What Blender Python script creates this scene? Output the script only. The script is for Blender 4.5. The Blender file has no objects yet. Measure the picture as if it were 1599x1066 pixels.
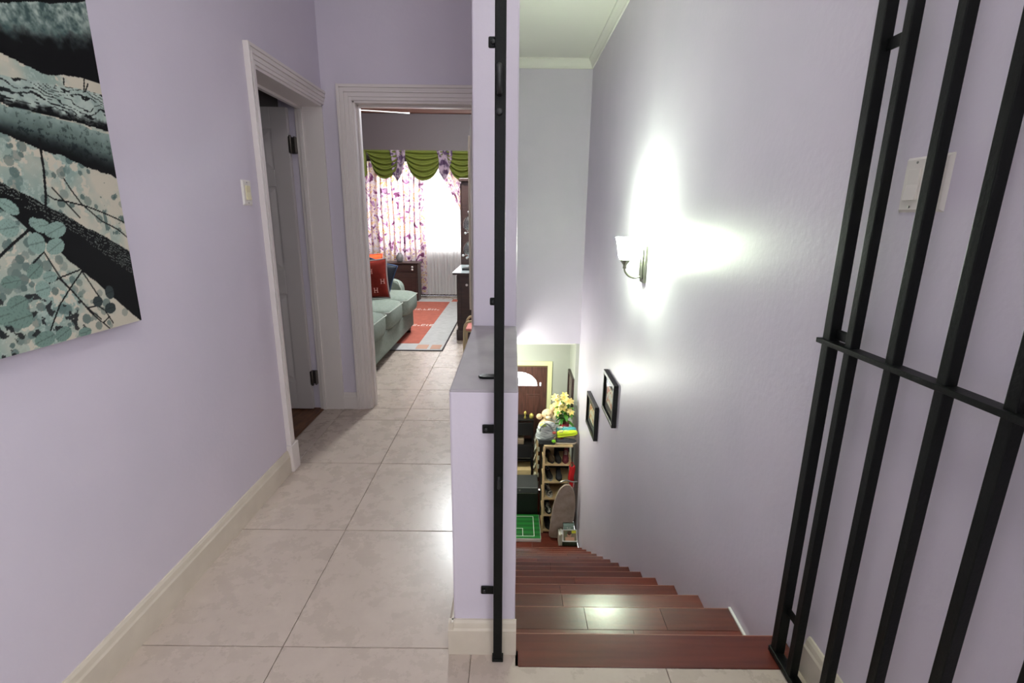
import bpy, bmesh, math, random
import numpy as np
from mathutils import Vector, Matrix, Euler

random.seed(4)
S = bpy.context.scene
C = S.collection
PI = math.pi

# ------------------------------------------------------------------ camera
F_PX, PITCH, YAW, ROLL, EYE = 769.357, .24725, .00134, .01161, 1.3313
fw = Vector((math.sin(YAW)*math.cos(PITCH), math.cos(YAW)*math.cos(PITCH), -math.sin(PITCH)))
rt0 = Vector((math.cos(YAW), -math.sin(YAW), 0)); up0 = rt0.cross(fw)
rt = rt0*math.cos(ROLL) + up0*math.sin(ROLL); upv = up0*math.cos(ROLL) - rt0*math.sin(ROLL)
cd = bpy.data.cameras.new('camera'); cam = bpy.data.objects.new('camera', cd); C.objects.link(cam)
mw = Matrix((rt, upv, -fw)).transposed().to_4x4(); mw.translation = (0, 0, EYE); cam.matrix_world = mw
cd.sensor_width = 36; cd.lens = F_PX*36/1599; cd.clip_start = .02; cd.clip_end = 200
cd.shift_x = -.5/1599
S.camera = cam

# ------------------------------------------------------------------ world, lights, exposure
S.view_settings.view_transform = 'Standard'; S.view_settings.look = 'None'
S.view_settings.gamma = 1; S.view_settings.use_curve_mapping = False
S.view_settings.exposure = 0.0
W = bpy.data.worlds.new('sky'); S.world = W; W.use_nodes = True
bg = W.node_tree.nodes['Background']; bg.inputs[0].default_value = (.93, .97, 1, 1); bg.inputs[1].default_value = 8.2
S.cycles.max_bounces = 10; S.cycles.diffuse_bounces = 6; S.cycles.glossy_bounces = 4
S.cycles.transparent_max_bounces = 12; S.cycles.sample_clamp_indirect = 6; S.cycles.caustics_reflective = False

def area(name, loc, rot, sx, sy, power, color=(1, 1, 1), portal=False):
    d = bpy.data.lights.new(name, 'AREA'); d.shape = 'RECTANGLE'; d.size = sx; d.size_y = sy
    d.energy = power; d.color = color; d.cycles.is_portal = portal
    o = bpy.data.objects.new(name, d); C.objects.link(o); o.location = loc; o.rotation_euler = rot
    return o
def point(name, loc, power, radius, color=(1, 1, 1)):
    d = bpy.data.lights.new(name, 'POINT'); d.energy = power; d.shadow_soft_size = radius; d.color = color
    o = bpy.data.objects.new(name, d); C.objects.link(o); o.location = loc
    return o
area('bedroom_window_portal', (-1.5, 8.62, 1.45), (-PI/2, 0, 0), 1.6, 1.5, 1, portal=True)
area('side_fill_window_portal', (.93, -.9, 1.6), (0, PI/2, 0), 1.4, 1.7, 1, portal=True)       # sky light through the side window, added out of view      # daylight through the bedroom window
area('back_fill_window_portal', (-.25, -2.48, 1.6), (PI/2, 0, 0), .7, .9, 1, portal=True)       # sky light through the added window behind the camera
HALL_FILL_LAMP = dict(loc=(.2, .3, 2.93), power=17, color=(.99, .96, 1))  # lamp added above the view to fill the hall
BED_FILL_LAMP = dict(loc=(-.6, 5.7, 2.9), power=250, color=(.94, .99, 1))  # lamp added above the doorway head, unseen, to brighten the bedroom
LOWER_LAMP = dict(loc=(-.2, 6.0, -.55), power=66, color=(.97, 1, .88))
SCONCE = dict(loc=(.765, 3.39, 1.165), power=24, glow=370, color=(.92, 1, .88))

# ------------------------------------------------------------------ materials
def lin(c):
    r = []
    for v in c[:3]:
        v /= 255
        r.append(v/12.92 if v <= .04045 else ((v+.055)/1.055)**2.4)
    return (*r, 1)
def new_mat(name):
    m = bpy.data.materials.new(name); m.use_nodes = True
    nt = m.node_tree; b = nt.nodes['Principled BSDF']
    return m, nt, b
def mat(name, col, rough=.5, metal=0, col2=None, scale=8, detail=4, bump=0, bscale=None, spec=.5, stretch=None, lo=.35, hi=.65):
    m, nt, b = new_mat(name)
    b.inputs['Base Color'].default_value = lin(col); b.inputs['Roughness'].default_value = rough
    b.inputs['Metallic'].default_value = metal; b.inputs['Specular IOR Level'].default_value = spec
    tc = nt.nodes.new('ShaderNodeTexCoord'); mp = nt.nodes.new('ShaderNodeMapping')
    nt.links.new(tc.outputs['Object'], mp.inputs[0])
    if stretch: mp.inputs['Scale'].default_value = stretch
    if col2:
        n = nt.nodes.new('ShaderNodeTexNoise'); n.inputs['Scale'].default_value = scale; n.inputs['Detail'].default_value = detail
        nt.links.new(mp.outputs[0], n.inputs['Vector'])
        r = nt.nodes.new('ShaderNodeValToRGB'); r.color_ramp.elements[0].position = lo; r.color_ramp.elements[1].position = hi
        r.color_ramp.elements[0].color = lin(col); r.color_ramp.elements[1].color = lin(col2)
        nt.links.new(n.outputs[0], r.inputs[0]); nt.links.new(r.outputs[0], b.inputs['Base Color'])
    if bump:
        n2 = nt.nodes.new('ShaderNodeTexNoise'); n2.inputs['Scale'].default_value = bscale or scale*4; n2.inputs['Detail'].default_value = 3
        nt.links.new(mp.outputs[0], n2.inputs['Vector'])
        bp = nt.nodes.new('ShaderNodeBump'); bp.inputs['Strength'].default_value = bump; bp.inputs['Distance'].default_value = .004
        nt.links.new(n2.outputs[0], bp.inputs['Height']); nt.links.new(bp.outputs[0], b.inputs['Normal'])
    return m
def emit_mat(name, col, strength):
    m, nt, b = new_mat(name)
    b.inputs['Base Color'].default_value = lin(col); b.inputs['Emission Color'].default_value = lin(col)
    b.inputs['Emission Strength'].default_value = strength; b.inputs['Roughness'].default_value = .3
    return m
def glass_mat(name, tint=(255, 255, 255), gloss=.08):
    m, nt, b = new_mat(name)
    t = nt.nodes.new('ShaderNodeBsdfTransparent'); t.inputs[0].default_value = lin(tint)
    g = nt.nodes.new('ShaderNodeBsdfGlossy'); g.inputs['Roughness'].default_value = .03
    mx = nt.nodes.new('ShaderNodeMixShader'); mx.inputs[0].default_value = gloss
    nt.links.new(t.outputs[0], mx.inputs[1]); nt.links.new(g.outputs[0], mx.inputs[2])
    nt.links.new(mx.outputs[0], nt.nodes['Material Output'].inputs[0])
    return m
def cloth_mat(name, color_out, thru=.5, clear=0.0, rough=.9):
    """woven cloth: diffuse + translucent (+ open weave)"""
    m, nt, b = new_mat(name)
    b.inputs['Roughness'].default_value = rough; b.inputs['Specular IOR Level'].default_value = .1
    src = color_out(nt) if callable(color_out) else None
    t = nt.nodes.new('ShaderNodeBsdfTranslucent')
    if src is None:
        b.inputs['Base Color'].default_value = lin(color_out); t.inputs[0].default_value = lin(color_out)
    else:
        nt.links.new(src, b.inputs['Base Color']); nt.links.new(src, t.inputs[0])
    mx = nt.nodes.new('ShaderNodeMixShader'); mx.inputs[0].default_value = thru
    nt.links.new(b.outputs[0], mx.inputs[1]); nt.links.new(t.outputs[0], mx.inputs[2]); out = mx
    if clear:
        tr = nt.nodes.new('ShaderNodeBsdfTransparent'); m2 = nt.nodes.new('ShaderNodeMixShader'); m2.inputs[0].default_value = clear
        nt.links.new(mx.outputs[0], m2.inputs[1]); nt.links.new(tr.outputs[0], m2.inputs[2]); out = m2
    nt.links.new(out.outputs[0], nt.nodes['Material Output'].inputs[0])
    return m

M = {}
M['wall'] = mat('lavender_paint', (213, 206, 218), .40, col2=(209, 203, 215), scale=3, bump=.2, bscale=38, spec=.45)
M['cap'] = mat('cap_paint', (172, 166, 172), .85, col2=(160, 155, 160), scale=7, bump=.25, bscale=30, spec=.12)
M['wall_low'] = mat('cream_wall_paint', (178, 181, 172), .6, bump=.1, bscale=40)
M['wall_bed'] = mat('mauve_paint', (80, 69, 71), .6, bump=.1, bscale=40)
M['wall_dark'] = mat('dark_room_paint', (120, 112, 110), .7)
M['ceiling'] = mat('ceiling_white', (236, 236, 226), .7, bump=.05)
M['trim'] = mat('trim_gloss_white', (224, 217, 213), .32)
M['cream'] = mat('baseboard_cream', (214, 205, 188), .4, col2=(206, 197, 180), scale=10, bump=.1)
M['door'] = mat('door_white', (198, 192, 190), .4)
M['grout'] = mat('grout', (150, 137, 126), .9)
M['wood_floor'] = mat('brown_floor_wood', (120, 82, 58), .5, col2=(92, 60, 42), scale=7, stretch=(6, 1, 1))
M['crown'] = mat('brown_crown', (84, 46, 34), .5)
M['iron'] = mat('black_painted_iron', (5, 7, 6), .46, col2=(9, 12, 10), scale=30, bump=.15, bscale=120, spec=.22)
M['iron_wear'] = mat('worn_iron', (34, 36, 36), .45, col2=(16, 18, 18), scale=60)
M['chrome'] = mat('brushed_steel', (150, 150, 145), .3, 1)
M['nickel'] = mat('brushed_nickel', (150, 152, 138), .32, 1)
M['hinge'] = mat('dark_steel', (110, 104, 98), .4, .8)
M['plate'] = mat('switch_plastic', (226, 222, 214), .35)
M['plate_cream'] = mat('switch_rocker_cream', (222, 214, 176), .35)
M['glass'] = glass_mat('window_glass')
M['clear'] = glass_mat('clear_glass', (225, 232, 232), .25)
M['mirror'] = mat('mirror_glass', (225, 228, 228), .04, 1)
M['black'] = mat('black_gloss', (16, 16, 17), .4)
M['darkwood'] = mat('dark_dresser_wood', (58, 38, 33), .4, col2=(42, 27, 24), scale=6, stretch=(1, 1, 8))
M['doorwood'] = mat('reddish_door_wood', (92, 58, 50), .45, col2=(70, 44, 38), scale=6, stretch=(7, 7, 1))
M['white'] = mat('white_plain', (235, 235, 232), .6)
M['board'] = mat('pale_pine', (222, 196, 150), .5, col2=(208, 180, 134), scale=8, stretch=(1, 8, 8))
M['sofa'] = mat('sage_fabric', (132, 141, 131), .95, col2=(120, 130, 120), scale=40, bump=.3, bscale=220, spec=.15)
M['piping'] = mat('pale_piping', (168, 174, 164), .9, spec=.15)

def tile_mat():
    m, nt, b = new_mat('beige_porcelain')
    tc = nt.nodes.new('ShaderNodeTexCoord'); oi = nt.nodes.new('ShaderNodeObjectInfo')
    add = nt.nodes.new('ShaderNodeVectorMath'); add.operation = 'ADD'
    sc = nt.nodes.new('ShaderNodeVectorMath'); sc.operation = 'SCALE'; sc.inputs['Scale'].default_value = 17
    cx = nt.nodes.new('ShaderNodeCombineXYZ')
    nt.links.new(oi.outputs['Random'], cx.inputs[0]); nt.links.new(oi.outputs['Random'], cx.inputs[1])
    nt.links.new(cx.outputs[0], sc.inputs[0]); nt.links.new(tc.outputs['Object'], add.inputs[0]); nt.links.new(sc.outputs[0], add.inputs[1])
    n = nt.nodes.new('ShaderNodeTexNoise'); n.inputs['Scale'].default_value = 8; n.inputs['Detail'].default_value = 8; n.inputs['Roughness'].default_value = .7
    nt.links.new(add.outputs[0], n.inputs['Vector'])
    r = nt.nodes.new('ShaderNodeValToRGB'); e = r.color_ramp.elements
    e[0].position = .22; e[0].color = lin((178, 164, 152)); e[1].position = .78; e[1].color = lin((196, 182, 170))
    nt.links.new(n.outputs[0], r.inputs[0]); nt.links.new(r.outputs[0], b.inputs['Base Color'])
    mr = nt.nodes.new('ShaderNodeMapRange'); mr.inputs[3].default_value = .25; mr.inputs[4].default_value = .30
    nt.links.new(n.outputs[0], mr.inputs[0]); nt.links.new(mr.outputs[0], b.inputs['Roughness'])
    n2 = nt.nodes.new('ShaderNodeTexNoise'); n2.inputs['Scale'].default_value = 90
    nt.links.new(add.outputs[0], n2.inputs['Vector'])
    bp = nt.nodes.new('ShaderNodeBump'); bp.inputs['Strength'].default_value = .08; bp.inputs['Distance'].default_value = .002
    nt.links.new(n2.outputs[0], bp.inputs['Height']); nt.links.new(bp.outputs[0], b.inputs['Normal'])
    return m
M['tile'] = tile_mat()

def plank_mat(name, c1, c2, dark, rough):
    m, nt, b = new_mat(name)
    tc = nt.nodes.new('ShaderNodeTexCoord'); mp = nt.nodes.new('ShaderNodeMapping'); mp.inputs['Scale'].default_value = (2.2, 26, 26)
    oi = nt.nodes.new('ShaderNodeObjectInfo'); cx = nt.nodes.new('ShaderNodeCombineXYZ')
    mu = nt.nodes.new('ShaderNodeMath'); mu.operation = 'MULTIPLY'; mu.inputs[1].default_value = 31
    nt.links.new(oi.outputs['Random'], mu.inputs[0]); nt.links.new(mu.outputs[0], cx.inputs[0]); nt.links.new(mu.outputs[0], cx.inputs[1])
    ad = nt.nodes.new('ShaderNodeVectorMath'); nt.links.new(mp.outputs[0], ad.inputs[0]); nt.links.new(cx.outputs[0], ad.inputs[1])
    nt.links.new(tc.outputs['Object'], mp.inputs[0])
    n = nt.nodes.new('ShaderNodeTexNoise'); n.inputs['Scale'].default_value = 1.6; n.inputs['Detail'].default_value = 6
    nt.links.new(ad.outputs[0], n.inputs['Vector'])
    r = nt.nodes.new('ShaderNodeValToRGB'); r.color_ramp.elements[0].position = .3; r.color_ramp.elements[1].position = .7
    r.color_ramp.elements[0].color = lin(c1); r.color_ramp.elements[1].color = lin(c2)
    nt.links.new(n.outputs[0], r.inputs[0])
    mx = nt.nodes.new('ShaderNodeMix'); mx.data_type = 'RGBA'; mx.inputs[7].default_value = lin(dark)
    mr = nt.nodes.new('ShaderNodeMapRange'); mr.inputs[4].default_value = .75
    nt.links.new(oi.outputs['Random'], mr.inputs[0]); nt.links.new(mr.outputs[0], mx.inputs[0])
    nt.links.new(r.outputs[0], mx.inputs[6]); nt.links.new(mx.outputs[2], b.inputs['Base Color'])
    b.inputs['Roughness'].default_value = rough
    n2 = nt.nodes.new('ShaderNodeTexNoise'); n2.inputs['Scale'].default_value = 46; n2.inputs['Detail'].default_value = 3
    nt.links.new(tc.outputs['Object'], n2.inputs['Vector'])
    bp = nt.nodes.new('ShaderNodeBump'); bp.inputs['Strength'].default_value = .25; bp.inputs['Distance'].default_value = .0015
    nt.links.new(n2.outputs[0], bp.inputs['Height']); nt.links.new(bp.outputs[0], b.inputs['Normal'])
    return m
M['jatoba'] = plank_mat('red_hardwood', (94, 40, 30), (118, 54, 40), (72, 38, 32), .23)

M['nosing'] = mat('pale_nosing', (176, 120, 98), .3)  # paler strip along the front edge of every tread

# ------------------------------------------------------------------ mesh builder
class MB:
    def __init__(s): s.bm = bmesh.new(); s.M = Matrix.Identity(4); s.mi = 0
    def v(s, co): return s.bm.verts.new(s.M @ Vector(co))
    def f(s, vs, smooth=False):
        try: fc = s.bm.faces.new(vs)
        except ValueError: return None
        fc.material_index = s.mi; fc.smooth = smooth
        return fc
    def box(s, x0, x1, y0, y1, z0, z1):
        p = [s.v((x, y, z)) for z in (z0, z1) for y in (y0, y1) for x in (x0, x1)]
        for q in ((0, 2, 3, 1), (4, 5, 7, 6), (0, 1, 5, 4), (2, 6, 7, 3), (0, 4, 6, 2), (1, 3, 7, 5)): s.f([p[i] for i in q])
        return s
    def hexa(s, pts):      # 8 points, order as box
        p = [s.v(c) for c in pts]
        for q in ((0, 2, 3, 1), (4, 5, 7, 6), (0, 1, 5, 4), (2, 6, 7, 3), (0, 4, 6, 2), (1, 3, 7, 5)): s.f([p[i] for i in q])
        return s
    def prism(s, poly, axis, a, b, smooth=False):   # polygon in the other two axes, extruded along axis
        def mk(p, t):
            return {'x': (t, p[0], p[1]), 'y': (p[0], t, p[1]), 'z': (p[0], p[1], t)}[axis]
        A = [s.v(mk(p, a)) for p in poly]; B = [s.v(mk(p, b)) for p in poly]
        s.f(A[::-1]); s.f(B); n = len(poly)
        for i in range(n): s.f([A[i], A[(i+1) % n], B[(i+1) % n], B[i]], smooth)
        return s
    def lathe(s, prof, n=20, c=(0, 0, 0), cap=True):   # prof: (r,z)
        rings = []
        for r, z in prof:
            if r < 1e-6: rings.append([s.v((c[0], c[1], c[2]+z))])
            else: rings.append([s.v((c[0]+r*math.cos(2*PI*k/n), c[1]+r*math.sin(2*PI*k/n), c[2]+z)) for k in range(n)])
        for a, b in zip(rings, rings[1:]):
            for k in range(n):
                if len(a) == 1 and len(b) == 1: continue
                if len(a) == 1: s.f([a[0], b[k], b[(k+1) % n]][::-1], True)
                elif len(b) == 1: s.f([a[k], a[(k+1) % n], b[0]], True)
                else: s.f([a[k], a[(k+1) % n], b[(k+1) % n], b[k]], True)
        if cap:
            if len(rings[0]) > 1: s.f(rings[0][::-1])
            if len(rings[-1]) > 1: s.f(rings[-1])
        return s
    def tube(s, pts, r, n=10, square=False):
        P = [Vector(p) for p in pts]; rings = []
        rr = r if isinstance(r, (list, tuple)) else [r]*len(P)
        ref = None
        for i, p in enumerate(P):
            t = (P[min(i+1, len(P)-1)] - P[max(i-1, 0)]).normalized()
            if ref is None:
                ref = Vector((0, 0, 1)) if abs(t.z) < .9 else Vector((1, 0, 0))
            a = (ref - t*ref.dot(t)).normalized(); b = t.cross(a); ref = a
            rings.append([s.v(p + (a*math.cos(2*PI*k/n) + b*math.sin(2*PI*k/n))*rr[i]) for k in range(n)])
        for A, B in zip(rings, rings[1:]):
            for k in range(n): s.f([A[k], A[(k+1) % n], B[(k+1) % n], B[k]], True)
        s.f(rings[0][::-1]); s.f(rings[-1])
        return s
    def ball(s, c, r, n=14, m=10, e=1.0):      # (super)ellipsoid; r = (rx,ry,rz)
        if not isinstance(r, (list, tuple)): r = (r, r, r)
        def sp(v): return math.copysign(abs(v)**e, v)
        rows = []
        for j in range(m+1):
            th = -PI/2 + PI*j/m
            if j in (0, m): rows.append([s.v((c[0], c[1], c[2]+r[2]*sp(math.sin(th))))]); continue
            rows.append([s.v((c[0]+r[0]*sp(math.cos(th))*sp(math.cos(2*PI*k/n)), c[1]+r[1]*sp(math.cos(th))*sp(math.sin(2*PI*k/n)), c[2]+r[2]*sp(math.sin(th)))) for k in range(n)])
        for a, b in zip(rows, rows[1:]):
            for k in range(n):
                if len(a) == 1: s.f([a[0], b[(k+1) % n], b[k]], True)
                elif len(b) == 1: s.f([a[k], a[(k+1) % n], b[0]], True)
                else: s.f([a[k], a[(k+1) % n], b[(k+1) % n], b[k]], True)
        return s
    def grid(s, fn, nu, nv, smooth=True):
        g = [[s.v(fn(i/nu, j/nv)) for i in range(nu+1)] for j in range(nv+1)]
        for j in range(nv):
            for i in range(nu): s.f([g[j][i], g[j][i+1], g[j+1][i+1], g[j+1][i]], smooth)
        return s
    def build(s, name, m, parent=None, bevel=0, segs=2, label=None, solid=0, sub=0, at=None):
        bmesh.ops.recalc_face_normals(s.bm, faces=s.bm.faces)
        me = bpy.data.meshes.new(name)
        if parent is not None:
            off = world_loc(parent)
        elif at is not None: off = Vector(at)
        else:
            xs = [v.co.x for v in s.bm.verts]; ys = [v.co.y for v in s.bm.verts]; zs = [v.co.z for v in s.bm.verts]
            off = Vector(((min(xs)+max(xs))/2, (min(ys)+max(ys))/2, min(zs)))
        bmesh.ops.translate(s.bm, verts=s.bm.verts, vec=-off)
        s.bm.to_mesh(me); s.bm.free()
        for q in (m if isinstance(m, (list, tuple)) else [m]): me.materials.append(q)
        o = bpy.data.objects.new(name, me); C.objects.link(o)
        if parent is not None: o.parent = parent
        else: o.location = off
        if label: o['label'] = label
        if solid:
            d = o.modifiers.new('solid', 'SOLIDIFY'); d.thickness = solid; d.offset = 0
        if bevel:
            d = o.modifiers.new('bevel', 'BEVEL'); d.width = bevel; d.segments = segs; d.limit_method = 'ANGLE'; d.harden_normals = False
        if sub:
            d = o.modifiers.new('subd', 'SUBSURF'); d.levels = sub; d.render_levels = sub
        return o
def world_loc(o):
    v = Vector(o.location)
    while o.parent is not None: o = o.parent; v += o.location
    return v
def thing(name, label, cat, loc, group=None):
    o = bpy.data.objects.new(name, None); C.objects.link(o); o.location = loc; o.empty_display_size = .05
    o['label'] = label; o['category'] = cat
    if group: o['group'] = group
    return o
def tag(o, label, cat, group=None):
    o['label'] = label; o['category'] = cat
    if group: o['group'] = group
    return o
def struct(o):
    o['kind'] = 'structure'; return o
def sempty(name, loc):
    o = bpy.data.objects.new(name, None); C.objects.link(o); o.location = loc; o.empty_display_size = .05
    return struct(o)
def part_copy(src, parent, loc=None):
    c = src.copy(); C.objects.link(c); c.parent = parent
    if loc is not None: c.location = loc
    return c

# ------------------------------------------------------------------ room data
XL, XR = -1.18, .905            # hall left wall, stair right wall
YB = 3.285                      # hall end wall
PX0, PX1 = -.17, .02            # partition beside the stairs
PY0, PY1, CAP = 1.275, 2.1, .872
CEIL = 3.1
ZL = -2.864                     # floor downstairs
TS, TX, TY = .6, -.7168, 1.281  # tile size and grid origin

# ------------------------------------------------------------------ walls
def boxes(name, bs, m, parent=None, **k):
    b = MB()
    for q in bs: b.box(*q)
    return b.build(name, m, parent, **k)
DY0, DY1, DH = 2.455, 3.268, 1.985      # left door opening
struct(boxes('wall_left', [(-1.33, XL, -2.5, DY0, 0, CEIL), (-1.33, XL, DY0, DY1, DH, CEIL), (-1.33, XL, DY1, YB, 0, CEIL)], M['wall']))
BX0, BX1, BH = -.995, -.25, 2.012       # end door opening
struct(boxes('wall_far', [(XL, BX0, YB, YB+.13, 0, CEIL), (BX0, BX1, YB, YB+.13, BH, CEIL), (BX1, PX0, YB, YB+.13, 0, CEIL), (-1.45, XL, YB, YB+.13, 0, CEIL)], [M['wall']]))
struct(boxes('wall_right', [(XR, XR+.15, -.05, 6.35, ZL, CEIL), (XR, XR+.15, -2.5, -1.75, 0, CEIL), (XR, XR+.15, -1.75, -.05, 0, .9), (XR, XR+.15, -1.75, -.05, 2.3, CEIL), (XR, XR+.15, 6.35, 7.12, ZL, -.28)], M['wall']))
struct(boxes('wall_right_lower', [(.86, XR, 6.35, 7.0, ZL, -.28)], M['wall_low']))
b = MB()
b.box(PX0, PX1, PY0, PY1, -.3, CAP-.004)
b.hexa([(-.171, PY1, -.3), (.022, PY1, -.3), (PX0, 6.3, -.3), (PX1, 6.3, -.3), (-.162, PY1, CEIL), (.014, PY1, CEIL), (PX0, 6.3, CEIL), (PX1, 6.3, CEIL)])
b.box(-.12, PX1, PY0-.03, 5.4, ZL, -.3)
struct(b.build('wall_partition', M['wall'], bevel=.006))
struct(boxes('wall_cap', [(PX0, PX1, PY0, PY1, CAP-.012, CAP)], M['cap'], bevel=.006))
struct(boxes('wall_stairwell', [(PX0, XR, 6.3, 6.45, -.28, CEIL)], M['wall']))
struct(boxes('wall_back', [(-1.33, 1.05, -2.6, -2.5, 0, 1.15), (-1.33, 1.05, -2.6, -2.5, 2.05, CEIL), (-1.33, -.6, -2.6, -2.5, 1.15, 2.05), (.1, 1.05, -2.6, -2.5, 1.15, 2.05)], M['wall']))
struct(boxes('ceiling', [(-1.33, 1.05, -2.6, 6.45, CEIL, CEIL+.1)], M['ceiling']))
def cornice(name, pts, m):        # pts: runs (axis, a, b, fixed, direction into room)
    b = MB()
    for ax, a, c2, fx, d in pts:
        prof = [(0, 0), (.055*d, 0), (.055*d, -.018), (.035*d, -.04), (.016*d, -.075), (.012*d, -.095), (0, -.1)]
        if ax == 'y': b.prism([(fx+p[0], CEIL+p[1]) for p in prof], 'y', a, c2)
        else: b.prism([(fx+p[0], CEIL+p[1]) for p in prof], 'x', a, c2)
    return struct(b.build(name, m))
cornice('trim_1', [('x', PX1, XR, 6.3, -1)], M['ceiling'])
cornice('trim_2', [('y', PY1, 6.3, XR, -1)], M['ceiling'])
# bedroom shell
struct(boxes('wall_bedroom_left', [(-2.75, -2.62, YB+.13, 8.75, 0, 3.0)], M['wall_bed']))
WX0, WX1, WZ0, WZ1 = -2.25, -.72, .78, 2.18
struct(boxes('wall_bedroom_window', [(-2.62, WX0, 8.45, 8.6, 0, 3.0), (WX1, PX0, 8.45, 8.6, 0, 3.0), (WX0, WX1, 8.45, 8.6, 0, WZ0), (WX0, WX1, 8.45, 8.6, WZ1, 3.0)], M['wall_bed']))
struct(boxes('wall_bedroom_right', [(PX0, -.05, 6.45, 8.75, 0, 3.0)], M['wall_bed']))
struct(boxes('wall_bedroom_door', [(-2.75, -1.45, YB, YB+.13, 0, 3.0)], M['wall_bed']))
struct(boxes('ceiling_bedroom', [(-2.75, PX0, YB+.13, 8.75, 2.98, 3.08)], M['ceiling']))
struct(boxes('trim_3', [(-2.62, PX0, 8.40, 8.45, 2.90, 2.98)], M['crown'], bevel=.012))
# bedroom window
w = sempty('window_1', ((WX0+WX1)/2, 8.52, WZ0))
fr = MB()
for q in ((WX0, WX1, 8.49, 8.56, WZ0, WZ0+.05), (WX0, WX1, 8.49, 8.56, WZ1-.05, WZ1), (WX0, WX0+.05, 8.49, 8.56, WZ0, WZ1), (WX1-.05, WX1, 8.49, 8.56, WZ0, WZ1), (-1.51, -1.46, 8.49, 8.56, WZ0, WZ1)): fr.box(*q)
fr.build('window_frame', M['white'], w)
for a, c2 in ((WX0+.05, -1.51), (-1.46, WX1-.05)): boxes('pane', [(a, c2, 8.522, 8.528, WZ0+.05, WZ1-.05)], M['glass'], w)
boxes('window_sill', [(WX0-.05, WX1+.05, 8.39, 8.49, WZ0-.03, WZ0)], M['white'], w, bevel=.006)
w = sempty('window_fill_back', (-.25, -2.55, 1.15))  # window added behind the camera to let in fill light
fr = MB()
for q in ((-.6, .1, -2.58, -2.52, 1.15, 1.2), (-.6, .1, -2.58, -2.52, 2.0, 2.05), (-.6, -.55, -2.58, -2.52, 1.15, 2.05), (.05, .1, -2.58, -2.52, 1.15, 2.05), (-.275, -.225, -2.58, -2.52, 1.15, 2.05)): fr.box(*q)
fr.build('window_frame', M['white'], w)
for a, c2 in ((-.55, -.275), (-.225, .05)): boxes('pane', [(a, c2, -2.553, -2.547, 1.2, 2.0)], M['glass'], w)
w = sempty('window_fill_side', (.98, -.9, .9))  # unseen window added to throw side light on the left wall
fr = MB()
for q in ((.94, 1.0, -1.75, -.05, .9, .95), (.94, 1.0, -1.75, -.05, 2.25, 2.3), (.94, 1.0, -1.75, -1.7, .9, 2.3), (.94, 1.0, -.1, -.05, .9, 2.3), (.94, 1.0, -.92, -.88, .9, 2.3)): fr.box(*q)
fr.build('window_frame', M['white'], w)
for a, c2 in ((-1.7, -.92), (-.88, -.1)): boxes('pane', [(.967, .973, a, c2, .95, 2.25)], M['glass'], w)
# dark room behind the left door
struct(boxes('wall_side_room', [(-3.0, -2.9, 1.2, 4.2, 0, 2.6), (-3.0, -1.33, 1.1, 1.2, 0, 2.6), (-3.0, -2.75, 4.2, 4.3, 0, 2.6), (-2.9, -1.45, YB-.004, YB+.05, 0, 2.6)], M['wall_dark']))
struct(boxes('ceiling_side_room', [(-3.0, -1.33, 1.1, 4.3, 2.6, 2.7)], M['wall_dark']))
# downstairs shell
struct(boxes('ceiling_lower', [(-2.1, XR, 6.45, 7.12, -.33, -.28), (-2.1, -.17, 4.2, 6.45, -.33, -.28)], M['ceiling']))
FDX0, FDX1, FDZ = -.335, .545, -.79
struct(boxes('wall_lower_far', [(-2.1, FDX0, 7.0, 7.12, ZL, -.28), (FDX1, XR, 7.0, 7.12, ZL, -.28), (FDX0, FDX1, 7.0, 7.12, FDZ, -.28)], M['wall_low']))
struct(boxes('wall_lower_left', [(-2.2, -2.1, 4.2, 7.12, ZL, -.28), (-2.1, -.12, 4.1, 4.2, ZL, -.28)], M['wall_low']))

# ------------------------------------------------------------------ floors: every tile a piece
fl = boxes('floor', [(XL-.15, XR, -2.5, 1.215, -.12, -.006), (XL-.15, PX0, 1.215, YB, -.12, -.006), (-2.62, PX0, YB, 8.45, -.12, -.006), (PX0, PX1, 1.215, PY0, -.12, -.006)], M['grout'], at=(0, 0, 0))
struct(fl)
tmesh = {}
def tile(x0, x1, y0, y1):
    g = .0010; key = (round(x1-x0, 3), round(y1-y0, 3))
    cx, cy = (x0+x1)/2, (y0+y1)/2
    if key not in tmesh:
        b = MB(); hx, hy, e = (x1-x0)/2-g, (y1-y0)/2-g, .0022
        A = [b.v(p) for p in ((-hx, -hy, -.006), (hx, -hy, -.006), (hx, hy, -.006), (-hx, hy, -.006))]
        B = [b.v(p) for p in ((-hx, -hy, -.0015), (hx, -hy, -.0015), (hx, hy, -.0015), (-hx, hy, -.0015))]
        T = [b.v(p) for p in ((-hx+e, -hy+e, 0), (hx-e, -hy+e, 0), (hx-e, hy-e, 0), (-hx+e, hy-e, 0))]
        for P_, Q_ in ((A, B), (B, T)):
            for i in range(4): b.f([P_[i], P_[(i+1) % 4], Q_[(i+1) % 4], Q_[i]])
        b.f(T)
        o = b.build('tile', M['tile'], fl); o.location = (cx, cy, 0); tmesh[key] = o.data
    else:
        o = bpy.data.objects.new('tile', tmesh[key]); C.objects.link(o); o.parent = fl; o.location = (cx, cy, 0)
def tile_region(X0, X1, Y0, Y1):
    for i in range(-6, 6):
        for j in range(-8, 14):
            a, c2 = max(X0, TX+i*TS), min(X1, TX+(i+1)*TS); d, e = max(Y0, TY+j*TS), min(Y1, TY+(j+1)*TS)
            if c2-a > .012 and e-d > .012: tile(a, c2, d, e)
tile_region(XL, TX+TS, -1.119, TY); tile_region(TX+TS, XR, -1.119, TY-TS); tile_region(TX+2*TS, XR, TY-TS, 1.218)
def poly_tile(P, cx, cy):      # a tile cut round the partition
    b = MB(); b.prism(P, 'z', -.006, 0); o = b.build('tile', M['tile'], fl, bevel=.0015, segs=1)
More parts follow.
